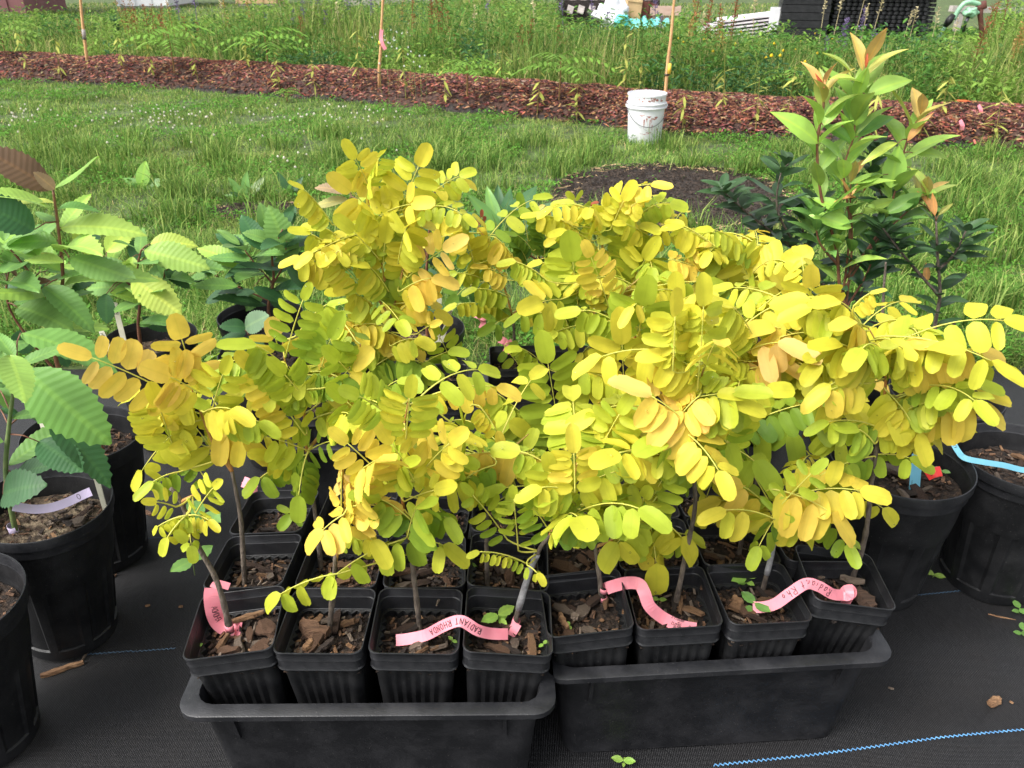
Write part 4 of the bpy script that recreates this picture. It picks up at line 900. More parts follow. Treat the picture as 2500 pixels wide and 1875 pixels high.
PLUM = [big_leaf(40+i, .42, 0, 0, (.15, .3, .05)[i % 3], (.3, .5, .15)[i % 3], m='gleaf') for i in range(4)]
WEED = [big_leaf(60+i, .55, 5, 0, .12, .2, m='gleaf') for i in range(2)]
DOCK = [big_leaf(70+i, .30, 0, 0, .2, .3, m='gleaf') for i in range(3)]
def put_leaf(root, b, meshes, P, T, nrm, c, name='leaf', wd=1.0):
    d = (T-P); L = d.length; d.normalize(); s = nrm.cross(d)
    if s.length < .05: s = d.orthogonal()
    s.normalize(); n = d.cross(s).normalized(); q = P-b
    o = bpy.data.objects.new(name, rnd.choice(meshes)); col.objects.link(o); o.parent = root
    o.matrix_basis = Matrix(((d.x*L, s.x*L*wd, n.x*L, q.x), (d.y*L, s.y*L*wd, n.y*L, q.y), (d.z*L, s.z*L*wd, n.z*L, q.z), (0, 0, 0, 1)))
    o.color = (*c, 1); return o
GREENS = {'g': lin(112, 154, 78), 'd': lin(64, 104, 62), 'y': lin(176, 196, 90), 'l': lin(150, 186, 84), 'p': lin(150, 128, 100), 'b': lin(120, 92, 74), 'k': lin(60, 90, 54), 'o': lin(214, 160, 100), 'r': lin(186, 96, 66)}
def vary(c, a=.15):
    v = rnd.uniform(1-a, 1+a); return tuple(min(.9, x*v*rnd.uniform(.94, 1.06)) for x in c)
class Plant:
    def __init__(s, name, base, z, stems, label, cat, m='bark_red', r=.0055, group=None, Y=None):
        s.b = Vector((base[0], base[1], z)); s.root = empty(name, s.b); tag(s.root, label, cat, group); s.nodes = []; s.stems = []
        for k, st in enumerate(stems):
            pts = [aty(px, py, s.b.y+dy) for px, py, dy in [(t+(0,))[:3] for t in st]]
            if k == 0: pts = [s.b-Vector((0, 0, .02))]+pts
            elif s.nodes: pts[0] = min(s.nodes, key=lambda p: (p-pts[0]).length).copy()
            S = spline(pts, 5*len(pts)); mb = MB(); n = len(S); r0 = r if k == 0 else r*.6
            mb.tube([p-s.b for p in S], [r0*(1-.6*i/n)*(1.15 if i % 5 == 0 else 1) for i in range(n)], 8, wob=.05); mb.build('stem', M[m], s.root); s.nodes += S; s.stems.append(S)
    def leaf(s, z, bx, by, tx, ty, c, meshes, face=.6, dyb=0, dyt=0, wd=1.0, jit=.2):
        ox, oy, k = Z[z]; P = aty(ox+bx*k, oy+by*k, s.b.y+dyb); T = aty(ox+tx*k, oy+ty*k, s.b.y+dyb+dyt)
        n = min(s.nodes, key=lambda p: (p-P).length); d = (n-P).length
        if .008 < d < .25:
            mb = MB(); mid = (n+P)/2+Vector((0, 0, .1*d)); mb.tube([n-s.b, mid-s.b, P-s.b], [.0018, .0014, .001], 5); mb.build('petiole', M['bark_red'], s.root)
        nr = (Vector((0, 0, 1))*(1-face)+(CAMP-P).normalized()*face+Vector((rnd.uniform(-jit, jit), rnd.uniform(-jit, jit), 0))).normalized()
        put_leaf(s.root, s.b, meshes, P, T, nr, vary(GREENS[c] if isinstance(c, str) else c), wd=wd)
    def along(s, stem, n, L, up, c, meshes, t0=.2, topc=None, rosette=0, face=0):
        S = s.stems[stem]; m = len(S)-1; a = rnd.uniform(0, 6)
        for i in range(n):
            t = t0+(1-t0)*i/max(1, n-1); u = t*m; k = min(int(u), m-1); P = S[k].lerp(S[k+1], u-k); tg = (S[min(k+1, m)]-S[max(k-1, 0)]).normalized()
            a += 2.4+rnd.uniform(-.4, .4); out = Vector((math.cos(a), math.sin(a), 0)); e = up+(.5*(t-.5))
            d = (out*math.cos(e)+Vector((0, 0, 1))*math.sin(e)+tg*.25).normalized(); l = rnd.uniform(*L)*(1-.35*max(0, t-.75)/.25)
            nr = (Vector((0, 0, 1))*math.cos(e)-out*math.sin(e)+(CAMP-P).normalized()*face).normalized()
            cc = GREENS[c]
            if topc and t > .8: f = (t-.8)/.2*.9; cc = tuple(x*(1-f)+y*f for x, y in zip(cc, GREENS[topc]))
            put_leaf(s.root, s.b, meshes, P+d*.006, P+d*(l+.006), nr, vary(cc, .22), wd=rnd.uniform(.85, 1.1))
Z['a'] = (0, 300, .28933); Z['G'] = (1900, 160, .27125); Z['z3'] = (1660, 0, .38585)
SZ = .288
pB = Plant('chestnut_seedling', (POS['B'][0]-.06, POS['B'][1]-.02), SZ, [[(15, 1168), (22, 1040), (34, 945), (40, 880)]], 'young chestnut with broad toothed leaves growing from the sandy lilac-tagged pot', 'seedling', 'bark_green')
for row in [('4', 150, 735, 665, 1165, 'g', .75, -.02, -.06, 1.25), ('4', 60, 650, 160, 840, 'l', .5, -.05, -.1), ('4', 320, 1060, 735, 1405, 'd', .35, .02, -.05), ('4', 250, 1190, 490, 1330, 'd', .5, 0, -.05, 1.5), ('4', 90, 1400, 320, 1310, 'd', .3, 0, -.02, 1.3), ('4', 20, 1520, 170, 1440, 'd', .8, -.04, -.04, 1.6), ('4', 0, 980, 120, 1010, 'd', .3, .05, 0, 1.5), ('4', 130, 500, 745, 650, 'g', .15, .08, 0), ('4', 190, 1010, 330, 1060, 'd', .5, .05, 0, 1.4), ('4', 0, 860, 60, 980, 'g', .4, .05, 0, 1.5), ('4', 30, 700, -250, 900, 'g', .5, 0, -.03)]:
    z, bx, by, tx, ty, c, f, db, dt = row[:9]; pB.leaf(z, bx, by, tx, ty, c, CHEST, f, db, dt, *(row[9:]))
pC = Plant('chestnut_seedling', (POS['C'][0]+.03, POS['C'][1]+.02), SZ, [[(143, 900), (133, 740), (153, 690), (145, 580), (130, 465)], [(100, 740), (60, 650), (12, 595)], [(34, 940, -.02), (26, 760, -.02), (25, 640, -.02)]], 'tall red-stemmed chestnut with a purplish brown leaf at its top', 'seedling')
for row in [('a', 440, 560, -160, 170, 'b', .7, -.03, -.05, 1.1), ('a', 460, 560, 300, 420, 'p', .7, -.05, -.03, 1.3), ('a', 450, 680, 110, 610, 'y', .2, 0, -.02), ('a', 470, 830, 290, 745, 'g', .4, 0, .02), ('a', 510, 880, 1170, 825, 'l', .35, 0, 0), ('a', 490, 730, 810, 665, 'g', .2, 0, .02), ('a', 290, 900, -230, 620, 'd', .8, -.05, -.06, 1.4), ('a', 620, 880, 800, 1130, 'y', .8, .04, 0, 1.3), ('a', 480, 1000, -20, 970, 'g', .3, 0, -.02, 1.2), ('a', 540, 1180, 190, 1130, 'l', .25, -.02, 0), ('a', 590, 1140, 1140, 1300, 'g', .35, -.04, -.04, 1.2), ('a', 370, 1385, 780, 1650, 'g', .5, -.05, -.05), ('a', 480, 1150, 340, 1080, 'y', .4, 0, 0), ('a', 150, 1560, 560, 1640, 'g', .5, -.04, -.04, 1.3), ('a', 430, 1340, 120, 1370, 'b', .2, -.02, -.02, .9), ('a', 110, 1540, 340, 1450, 'g', .4, -.02, 0), ('a', 80, 1220, 150, 1300, 'b', .4, -.02, 0), ('a', 30, 1240, -120, 1230, 'l', .4, 0, 0), ('a', 250, 1080, 330, 1010, 'g', .4, .05, .02), ('a', 60, 1060, 320, 1120, 'l', .3, .02, 0), ('a', 400, 1250, 600, 1230, 'g', .3, .05, .02, 1.4), ('a', 540, 1400, 900, 1240, 'd', .4, .06, .03, 1.3), ('a', 20, 1420, 340, 1330, 'd', .3, .02, 0), ('4', 330, 380, 570, 520, 'g', .5, .02, 0, 1.4), ('4', 150, 480, 130, 660, 'd', .6, .05, 0, 1.5), ('4', 370, 560, 440, 720, 'd', .5, .05, 0, 1.5), ('4', 440, 600, 600, 700, 'd', .4, .05, 0)]:
    z, bx, by, tx, ty, c, f, db, dt = row[:9]; pC.leaf(z, bx, by, tx, ty, c, CHEST, f, db, dt, *(row[9:]))
pD = Plant('chestnut_seedling', (aty(338, 836, 2.05).x, 2.05), SZ, [[(338, 800), (341, 740), (335, 660), (345, 610)], [(341, 720), (300, 680), (260, 640)], [(340, 740), (370, 700), (400, 680)]], 'bushy chestnut with yellow-edged toothed leaves beside the lettered white labels', 'seedling')
for row in [('a', 1270, 1020, 1620, 965, 'y', .5, 0, 0, 1.1), ('a', 1220, 1080, 1750, 1195, 'l', .4, -.03, -.03, 1.2), ('a', 1120, 1310, 1520, 1600, 'y', .7, -.05, -.05, 1.4), ('a', 1130, 1290, 640, 1150, 'g', .4, -.03, -.02, 1.2), ('a', 900, 1440, 880, 1700, 'd', .7, -.04, -.03, 1.5), ('a', 900, 1090, 1090, 880, 'y', .8, .02, .04, 1.5), ('a', 1130, 1160, 1200, 940, 'd', .7, .03, .05, 1.5), ('a', 1390, 1240, 1600, 1385, 'd', .5, 0, -.02, 1.2), ('a', 930, 1430, 1230, 1480, 'l', .3, -.02, 0), ('a', 1180, 1250, 820, 1300, 'g', .4, .02, .02, 1.3), ('a', 760, 1000, 820, 900, 'd', .7, .1, .05, 1.6), ('a', 1260, 1040, 1500, 1000, 'd', .5, .05, .03, 1.5), ('a', 1100, 1400, 700, 1350, 'g', .4, 0, 0, 1.3), ('a', 1300, 1150, 1580, 1220, 'g', .4, .05, 0, 1.4), ('a', 1450, 1170, 1900, 1220, 'g', .3, 0, 0), ('a', 880, 1180, 600, 1260, 'd', .5, .05, 0, 1.3), ('4', 860, 230, 920, 290, 'd', .5, .04, 0, 1.6), ('4', 900, 400, 1060, 490, 'd', .5, .03, 0, 1.4), ('4', 880, 450, 1010, 400, 'g', .5, 0, 0, 1.4), ('a', 1120, 1130, 1100, 1270, 'l', .6, -.02, -.03, 1.6), ('a', 560, 1200, 300, 1280, 'l', .4, .1, .05, 1.2)]:
    z, bx, by, tx, ty, c, f, db, dt = row[:9]; pD.leaf(z, bx, by, tx, ty, c, CHEST, f, db, dt, *(row[9:]))
pE = Plant('chestnut_seedling', (POS['E'][0]+.04, POS['E'][1]), SZ, [[(655, 760), (668, 680), (665, 620), (690, 560)], [(664, 690), (620, 640), (590, 600)], [(655, 740), (580, 700), (520, 670)], [(668, 700), (690, 650), (700, 590)]], 'thin-stemmed chestnut with dark corrugated leaves behind the tallest yellow sapling', 'seedling')
for (bx, by, tx, ty, c, f, wd) in [(715, 640, 655, 505, 'g', .8, 1.3), (640, 610, 590, 520, 'd', .6, 1.3), (600, 620, 530, 560, 'd', .5, 1.1), (650, 560, 640, 500, 'g', .6, 1.4), (610, 640, 500, 640, 'g', .4, 1.1), (640, 660, 560, 660, 'd', .3, 1.3), (590, 650, 480, 590, 'l', .4, 1), (700, 650, 760, 700, 'd', .5, 1.3), (660, 690, 720, 680, 'g', .3, 1.2), (640, 700, 600, 760, 'g', .6, 1.4), (660, 700, 690, 760, 'd', .6, 1.4), (580, 700, 470, 690, 'g', .4, 1), (560, 700, 500, 740, 'd', .5, 1.2), (620, 700, 700, 740, 'd', .4, 1.3), (530, 670, 430, 690, 'g', .3, 1), (690, 600, 750, 560, 'd', .5, 1.3), (670, 640, 760, 620, 'g', .4, 1.2), (620, 590, 560, 600, 'd', .5, 1.3), (690, 560, 720, 500, 'd', .6, 1.4), (660, 590, 600, 560, 'g', .5, 1.3)]:
    pE.leaf('P', bx, by, tx, ty, c, CHEST, f, rnd.uniform(-.06, .06), rnd.uniform(-.05, .05), wd)
pF = Plant('chestnut_seedling', (POS['F'][0]-.02, POS['F'][1]), SZ, [[(620, 870), (612, 830), (600, 800)]], 'low chestnut with a blue-green spotted leaf beside the lime sapling', 'seedling')
for (bx, by, tx, ty, c, f, wd) in [(600, 800, 545, 790, 'd', .7, 1.5), (600, 800, 640, 770, lin(120, 150, 118), .8, 1.7), (610, 830, 560, 870, 'd', .6, 1.3), (600, 810, 530, 840, 'd', .5, 1.4), (615, 850, 580, 930, 'd', .6, 1.2), (605, 820, 650, 860, 'd', .5, 1.2)]:
    pF.leaf('P', bx, by, tx, ty, c, CHEST, f, -.02, -.04, wd)
pG = Plant('chestnut_seedling', (POS['G'][0]+.02, POS['G'][1]), SZ, [[(1040, 770), (1042, 650), (1052, 520), (1058, 470)], [(1045, 620), (1000, 560), (860, 480)]], 'slim chestnut with pale curled leaves rising behind the tallest yellow sapling', 'seedling')
for (bx, by, tx, ty, c, f, wd) in [(1062, 475, 1135, 498, lin(160, 178, 110), .5, 1.1), (1080, 470, 1160, 450, 'l', .4, 1), (1060, 500, 1110, 530, 'd', .4, 1), (850, 470, 770, 445, 'p', .5, 1.1), (850, 490, 760, 490, lin(160, 150, 90), .4, 1), (1055, 560, 1130, 580, 'd', .6, 1.4), (1060, 580, 1170, 610, lin(84, 128, 96), .5, 1.3), (1045, 600, 1010, 660, 'd', .5, 1.3), (1045, 690, 1120, 690, 'd', .5, 1), (1045, 700, 1000, 720, 'd', .5, 1.2), (1045, 640, 1110, 640, 'k', .5, 1.2)]:
    pG.leaf('P', bx, by, tx, ty, c, CHEST, f, .02, rnd.uniform(-.03, .03), wd)

for pl, st, n, L, c in [(pB, 0, 7, (.09, .15), 'g'), (pC, 0, 9, (.12, .19), 'l'), (pC, 1, 7, (.10, .16), 'g'), (pC, 2, 6, (.10, .16), 'g'), (pD, 0, 8, (.10, .16), 'g'), (pD, 1, 6, (.10, .15), 'l'), (pD, 2, 6, (.10, .15), 'g'), (pE, 0, 8, (.11, .17), 'd'), (pE, 1, 8, (.11, .17), 'g'), (pE, 2, 7, (.10, .16), 'd'), (pE, 3, 6, (.11, .16), 'd'), (pG, 0, 9, (.09, .14), 'd')]:
    pl.along(st, n, L, .15, c, CHEST, t0=.3, face=.3)
# bright shrub and dark plums on the right
pS = Plant('potted_shrub', POS['S'], SZ, [[(2065, 830, 0), (2050, 700, 0), (2040, 600), (2005, 480), (1995, 350), (2010, 270), (2008, 215)], [(2060, 720), (2075, 560), (2060, 420), (2085, 330), (2090, 240), (2118, 150)], [(2060, 680), (2150, 560), (2190, 450), (2215, 340), (2245, 285)], [(2070, 740), (2080, 600), (2076, 490), (2078, 440)], [(2060, 700), (2130, 600), (2200, 530), (2270, 470)], [(2040, 650), (2000, 590), (1990, 520)], [(2060, 750), (2110, 680), (2140, 610)]], 'tall bright green shrub with upright leaves and orange shoot tips', 'shrub', 'bark_red', r=.006)
for k, (n, L, up, c, top) in enumerate([(20, (.10, .14), .75, 'l', 'o'), (20, (.10, .15), .7, 'l', 'o'), (14, (.10, .14), .6, 'l', 'o'), (10, (.08, .12), .7, 'g', 'o'), (18, (.08, .12), .5, 'g', 'o'), (16, (.08, .12), .5, 'g', None), (18, (.08, .12), .5, 'd', None)]):
    pS.along(k, n, L, up, c, PEAR, t0=.3, topc=top, face=.35)
for (bx, by, tx, ty, c, f, wd) in [(800, 265, 1220, 60, 'l', .6, 1.1), (765, 155, 480, 75, 'y', .4, 1.1), (700, 545, 760, 265, 'l', .85, 1.4), (720, 640, 1060, 390, 'g', .6, .9), (405, 540, 620, 260, 'l', .7, 1.1), (360, 700, 80, 390, 'l', .6, 1), (650, 690, 440, 510, 'g', .6, 1.1), (1010, 1100, 1090, 730, 'l', .9, 1.5), (940, 985, 640, 1050, 'l', .4, .9), (1190, 915, 1470, 1150, 'y', .4, .8), (1210, 785, 1580, 760, 'l', .4, .8), (1070, 705, 760, 840, 'y', .4, .8), (600, 1330, 360, 1150, 'l', .6, 1), (760, 1330, 1050, 1150, 'l', .5, 1), (970, 1330, 1300, 1130, 'g', .6, 1.2), (660, 1460, 330, 1320, 'l', .6, 1.1), (400, 210, 350, 80, 'r', .6, .6), (410, 210, 420, 130, 'o', .6, .7), (790, 20, 800, -100, 'r', .7, .6), (1160, 680, 1330, 430, 'o', .6, .7), (650, 1170, 580, 1020, 'o', .5, .5), (660, 1170, 720, 1040, 'o', .5, .5), (770, 1140, 820, 1030, 'r', .5, .6), (1390, 1340, 1310, 1130, 'o', .5, .7), (700, 1190, 510, 1190, 'o', .3, .8)]:
    pS.leaf('G', bx, by, tx, ty, c, PEAR, f, rnd.uniform(-.04, 0), rnd.uniform(-.03, .02), wd)
pK = Plant('potted_plum', (aty(2265, 880, 2.06).x, 2.06), SZ, [[(2272, 870), (2285, 780), (2295, 720), (2290, 640), (2285, 540)], [(2292, 720), (2220, 640), (2180, 590), (2150, 550)], [(2290, 660), (2330, 620), (2360, 560)]], 'dark-leaved plum on a copper-green stem beside the lawn', 'shrub', 'bark', r=.007)
mb = MB(); S = pK.stems[0]; mb.tube([p-pK.b for p in S[2:11]], [.0085*(1-.3*i/9) for i in range(9)], 9); mb.build('copper_painted_stem', M['copper_stem'], pK.root)
for k, n in ((0, 22), (1, 28), (2, 18)): pK.along(k, n, (.055, .09), .25, 'k', PLUM, t0=.35, topc=None, face=.3)
pK.leaf('6', 1560, 180, 1560, 60, 'o', PEAR, .7); pK.leaf('G', 1410, 1350, 1390, 1150, 'o', PEAR, .6, wd=.7); pK.leaf('G', 1440, 1350, 1570, 1230, lin(150, 150, 70), PEAR, .6, wd=.9)
mb = MB(); q = [aty(2310, 865, 2.04), aty(2318, 820, 2.04), aty(2330, 788, 2.04)]
q[0].z = .27
mb.tube(q, [.006, .0055, .005], 8, wob=.1); o = mb.build('cut_stub', M['bark']); o.parent = pK.root; o.matrix_parent_inverse = Matrix.Translation(-pK.b)
pQ = Plant('potted_plum', (POS['S'][0]+.02, POS['S'][1]+.06), SZ, [[(2060, 800), (2000, 680), (1930, 600), (1860, 560)], [(1930, 600), (1850, 540), (1790, 490), (1760, 460)], [(1960, 630), (1900, 520), (1905, 430), (1925, 400)], [(2050, 780), (2140, 640), (2165, 520), (2130, 420), (2140, 360)], [(2000, 680), (1960, 560), (1990, 500)], [(2055, 790), (1980, 720), (1900, 690)]], 'dark-leaved plum twigs spreading behind the yellow saplings and around the bright shrub', 'shrub', 'bark', r=.006)
for k, n in enumerate((24, 26, 24, 40, 24, 24)): pQ.along(k, n, (.055, .10), .3, 'k', PLUM, t0=.15, face=.35)
# extra stem seen through the plum leaves
Plant('pruned_stem', (aty(2152, 830, 2.02).x, 2.02), SZ, [[(2152, 800), (2158, 700), (2163, 640)]], 'bare pruned brown stem standing between the yellow saplings and the plum', 'stem', 'bark', r=.006)

# green locust with red tips
Sapling('GR', (1330, 760), [(1325, 700), (1320, 640)], [[(1320, 640), (1300, 580), (1290, 520)], [(1320, 640), (1340, 600), (1390, 510)], [(1320, 640), (1260, 600), (1235, 575)]], 'green locust sapling with dark red young leaves behind the yellow ones', Y=2.2, shootm='bark_red')
for row in [('GR','C',840,620,870,370,130,8,-.25,'f'), ('GR','C',760,600,480,400,60,8,3,'d'), ('GR','C',700,470,650,200,130,5,-.2,'f'), ('GR','C',740,560,600,420,130,5,-.2,'d'), ('GR','C',1180,220,1110,110,110,2,.6,'f'), ('GR','C',1210,200,1260,140,60,4,3,'d'), ('GR','C',280,370,280,260,60,4,3,'d'), ('GR','C',850,420,950,560,130,5,-.2,'d'), ('GR','C',900,200,840,150,90,2,1.8,'d'), ('GR','C',800,640,960,640,140,5,-.3,'d'), ('GR','C',700,700,640,560,130,5,-.3,'d'), ('GR','C',150,880,60,960,140,2,-.5,'f')]:
    hero(*row)

# broadleaf dock and small weeds in the lawn
def rosette(name, px, py, spec, label, cat, meshes=DOCK, z=0):
    b = atz(px, py, z); root = empty(name, b); tag(root, label, cat)
    for (tx, ty, dy, c, wd) in spec:
        P = b+Vector((rnd.uniform(-.01, .01), rnd.uniform(-.01, .01), .005)); T = aty(tx, ty, b.y+dy); n = (Vector((0, 0, 1))*.5+(CAMP-P).normalized()*.6).normalized()
        put_leaf(root, b, meshes, P, T, n, vary(GREENS[c] if isinstance(c, str) else c), wd=wd)
    return root
rosette('dock_plant', 1225, 575, [(1305, 445, .1, 'd', 1.1), (1392, 478, 0, lin(84, 126, 70), 1), (1190, 450, .1, 'g', .9), (1150, 470, 0, 'g', .9), (1245, 455, .12, 'd', 1), (1100, 500, 0, 'd', .9), (1110, 575, -.1, lin(96, 138, 104), 1.1), (1400, 520, -.05, 'd', .8), (1170, 560, -.1, 'g', 1), (1260, 480, .15, 'g', .8), (1215, 440, .2, 'd', .8), (1290, 540, -.1, 'd', .9)], 'broad-leaved dock plant growing at the edge of the bare dirt patch', 'weed')
rosette('burdock_plant', 350, 460, [(352, 395, 0, 'l', 1.7), (300, 430, 0, 'g', 1.5), (400, 435, 0, 'g', 1.5), (330, 420, .05, 'd', 1.4), (310, 470, -.1, 'g', 1.2), (390, 480, -.1, 'l', 1.2)], 'broad pale-leaved burdock sprouting in the lawn', 'weed')
rosette('thistle_plant', 600, 490, [(560, 430, 0, 'g', 1), (600, 420, 0, 'g', 1), (640, 430, 0, lin(130, 150, 110), 1), (570, 465, -.1, 'd', 1), (650, 460, 0, 'd', 1), (620, 440, .1, 'g', 1), (545, 470, 0, 'g', .8)], 'broadleaf weed growing beside the small dirt spot in the lawn', 'weed')
rosette('dock_plant', 710, 480, [(680, 420, 0, 'd', 1.1), (735, 430, 0, 'd', 1), (700, 440, -.1, 'g', 1), (750, 470, 0, 'g', 1), (670, 460, 0, 'd', 1)], 'darker broadleaf weed close to the small dirt spot', 'weed')
for i, (px, py, tips) in enumerate([(1600, 560, [(1605, 480), (1590, 500), (1612, 520)]), (1635, 560, [(1640, 500), (1625, 520)]), (1672, 570, [(1678, 490), (1690, 520), (1660, 530)])]):
    rosette('grass_sprout', px, py, [(a, b, 0, 'g', .25) for a, b in tips], ['tall grass sprout with a long blade in the bare dirt patch', 'short two-bladed grass sprout in the bare dirt patch', 'leafy grass sprout near the edge of the bare dirt patch'][i], 'grass sprout')
# weed seedlings in and by the pots
def seedling(px, py, z, size, label, n=4, c='l', group=None):
    b = atz(px, py, z); root = empty('weed_seedling', b); tag(root, label, 'weed', group)
    mb = MB(); top = Vector((rnd.uniform(-.004, .004), 0, size*.6)); mb.tube([(0, 0, -.004), top*.5, top], [.0011, .001, .0008], 5); mb.build('stem', M['bark_green'], root)
    a = rnd.uniform(0, 6)
    for k in range(n):
        a += math.pi if k % 2 else 1.6; d = Vector((math.cos(a), math.sin(a)*.8, .15)); P = b+top*(1 if k < 2 else .55); L = size*(1 if k < 2 else .6)
        put_leaf(root, b, WEED, P, P+d*L, (Vector((0, 0, 1))+(CAMP-P).normalized()*.8).normalized(), vary(GREENS[c]))
SZQ = .283
seedling(1140, 1390, SZQ, .032, 'toothed green weed behind the waxed sapling, beside a bare stem', 5)
seedling(1218, 1525, SZQ, .036, 'upright toothed green weed beside the capital-lettered tag knot', 5)
seedling(1822, 1430, SZQ, .034, 'toothed green weed beside the stem above the cursive tag end', 5)
seedling(1835, 1495, SZQ, .036, 'smooth green weed growing over the end of the cursive tag', 4, 'g')
seedling(510, 1290, SZQ, .06, 'leafy green weed behind the left-leaning sapling', 6, 'g')
seedling(475, 1400, SZQ+.05, .05, 'single broad green weed leaf hanging over the pot edge behind the leaning stem', 2, 'g')
seedling(1390, 1535, SZQ, .012, 'tiny green sprout in the pot where the printed tag is tied', 2)
seedling(1605, 1472, SZQ, .014, 'tiny green sprout beside the printed pink tag', 3)
seedling(490, 1585, SZQ, .010, 'tiny round green sprout in the pot of the leaning sapling', 2)
seedling(1325, 1580, SZQ, .012, 'tiny green sprout in the corner of the waxed sapling pot', 2)
seedling(1100, 1570, SZQ, .012, 'tiny green sprout at the pot edge under the lettered tag', 2)
seedling(2193, 1480, .008, .022, 'green sprout at the foot of the red-tagged round pot', 3)
seedling(2275, 1415, .008, .026, 'green sprout between the two large round pots', 3)
seedling(2488, 1500, .008, .03, 'green sprout at the cloth edge beside the dry twig', 4, 'g')
seedling(2490, 1555, .008, .03, 'low green sprout beyond the dry straw on the cloth', 4, 'g')
seedling(1525, 1868, .008, .022, 'green sprout on the cloth at the foot of a deep tray', 4)
seedling(2455, 1473, .008, .02, 'green sprout by the blue thread and dry stalk', 3)
seedling(312, 1345, .008, .016, 'tiny sprout by the round pot on the cloth', 2)
seedling(2300, 1160, SZ+.004, .02, 'small green sprout beside the red tag', 4, 'g')

# ------------------------------------------------------------------ tags with writing
GL = {  # hand strokes in a unit box
 'R': [[(0, 0), (0, 1), (.55, .95), (.6, .65), (.05, .5), (.65, 0)]], 'A': [[(0, 0), (.35, 1), (.7, 0)], [(.12, .35), (.58, .38)]], 'D': [[(0, 0), (.02, 1), (.5, .85), (.65, .5), (.45, .1), (0, 0)]],
 'I': [[(.2, 0), (.2, 1)]], 'N': [[(0, 0), (.02, 1), (.6, .05), (.62, 1)]], 'T': [[(.3, 0), (.32, 1)], [(0, .95), (.65, 1)]], 'H': [[(0, 0), (0, 1)], [(.6, 0), (.6, 1)], [(0, .5), (.6, .52)]],
 'O': [[(.35, 1), (.05, .8), (0, .35), (.25, 0), (.55, .15), (.62, .65), (.35, 1)]], 'F': [[(0, 0), (0, 1), (.6, 1)], [(0, .55), (.45, .55)]], '-': [[(.05, .45), (.5, .45)]],
 'a': [[(.5, .55), (.2, .6), (.02, .25), (.2, 0), (.45, .2), (.5, .55), (.5, .1), (.6, 0)]], 'd': [[(.45, .5), (.15, .55), (0, .2), (.2, 0), (.45, .2), (.5, 1), (.48, .1), (.6, 0)]], 'i': [[(.15, .5), (.15, 0)], [(.15, .75), (.17, .8)]],
 'n': [[(0, .5), (.05, 0), (.1, .4), (.35, .55), (.42, 0), (.55, .05)]], 't': [[(.25, .95), (.2, .05), (.35, 0)], [(0, .55), (.5, .6)]], 'h': [[(0, 0), (.05, 1), (.05, .3), (.3, .55), (.4, 0)]], 'o': [[(.2, .5), (0, .25), (.2, 0), (.42, .25), (.2, .5)]],
 '0': [[(.3, 1), (.05, .7), (.05, .25), (.3, 0), (.52, .3), (.52, .75), (.3, 1)]], '9': [[(.5, .7), (.25, .5), (.05, .75), (.3, 1), (.5, .75), (.45, 0)]], '7': [[(0, 1), (.55, 1), (.2, 0)]], '2': [[(.02, .8), (.3, 1), (.5, .75), (0, .02), (.55, 0)]],
 '5': [[(.5, 1), (.05, 1), (.05, .6), (.4, .6), (.5, .25), (.05, 0)]], '6': [[(.45, 1), (.08, .5), (.1, .05), (.45, .05), (.48, .4), (.1, .4)]], 'L': [[(0, 1), (0, 0), (.5, 0)]], 'h': [[(0, 0), (.05, 1), (.05, .3), (.3, .55), (.4, 0)]], ' ': []}
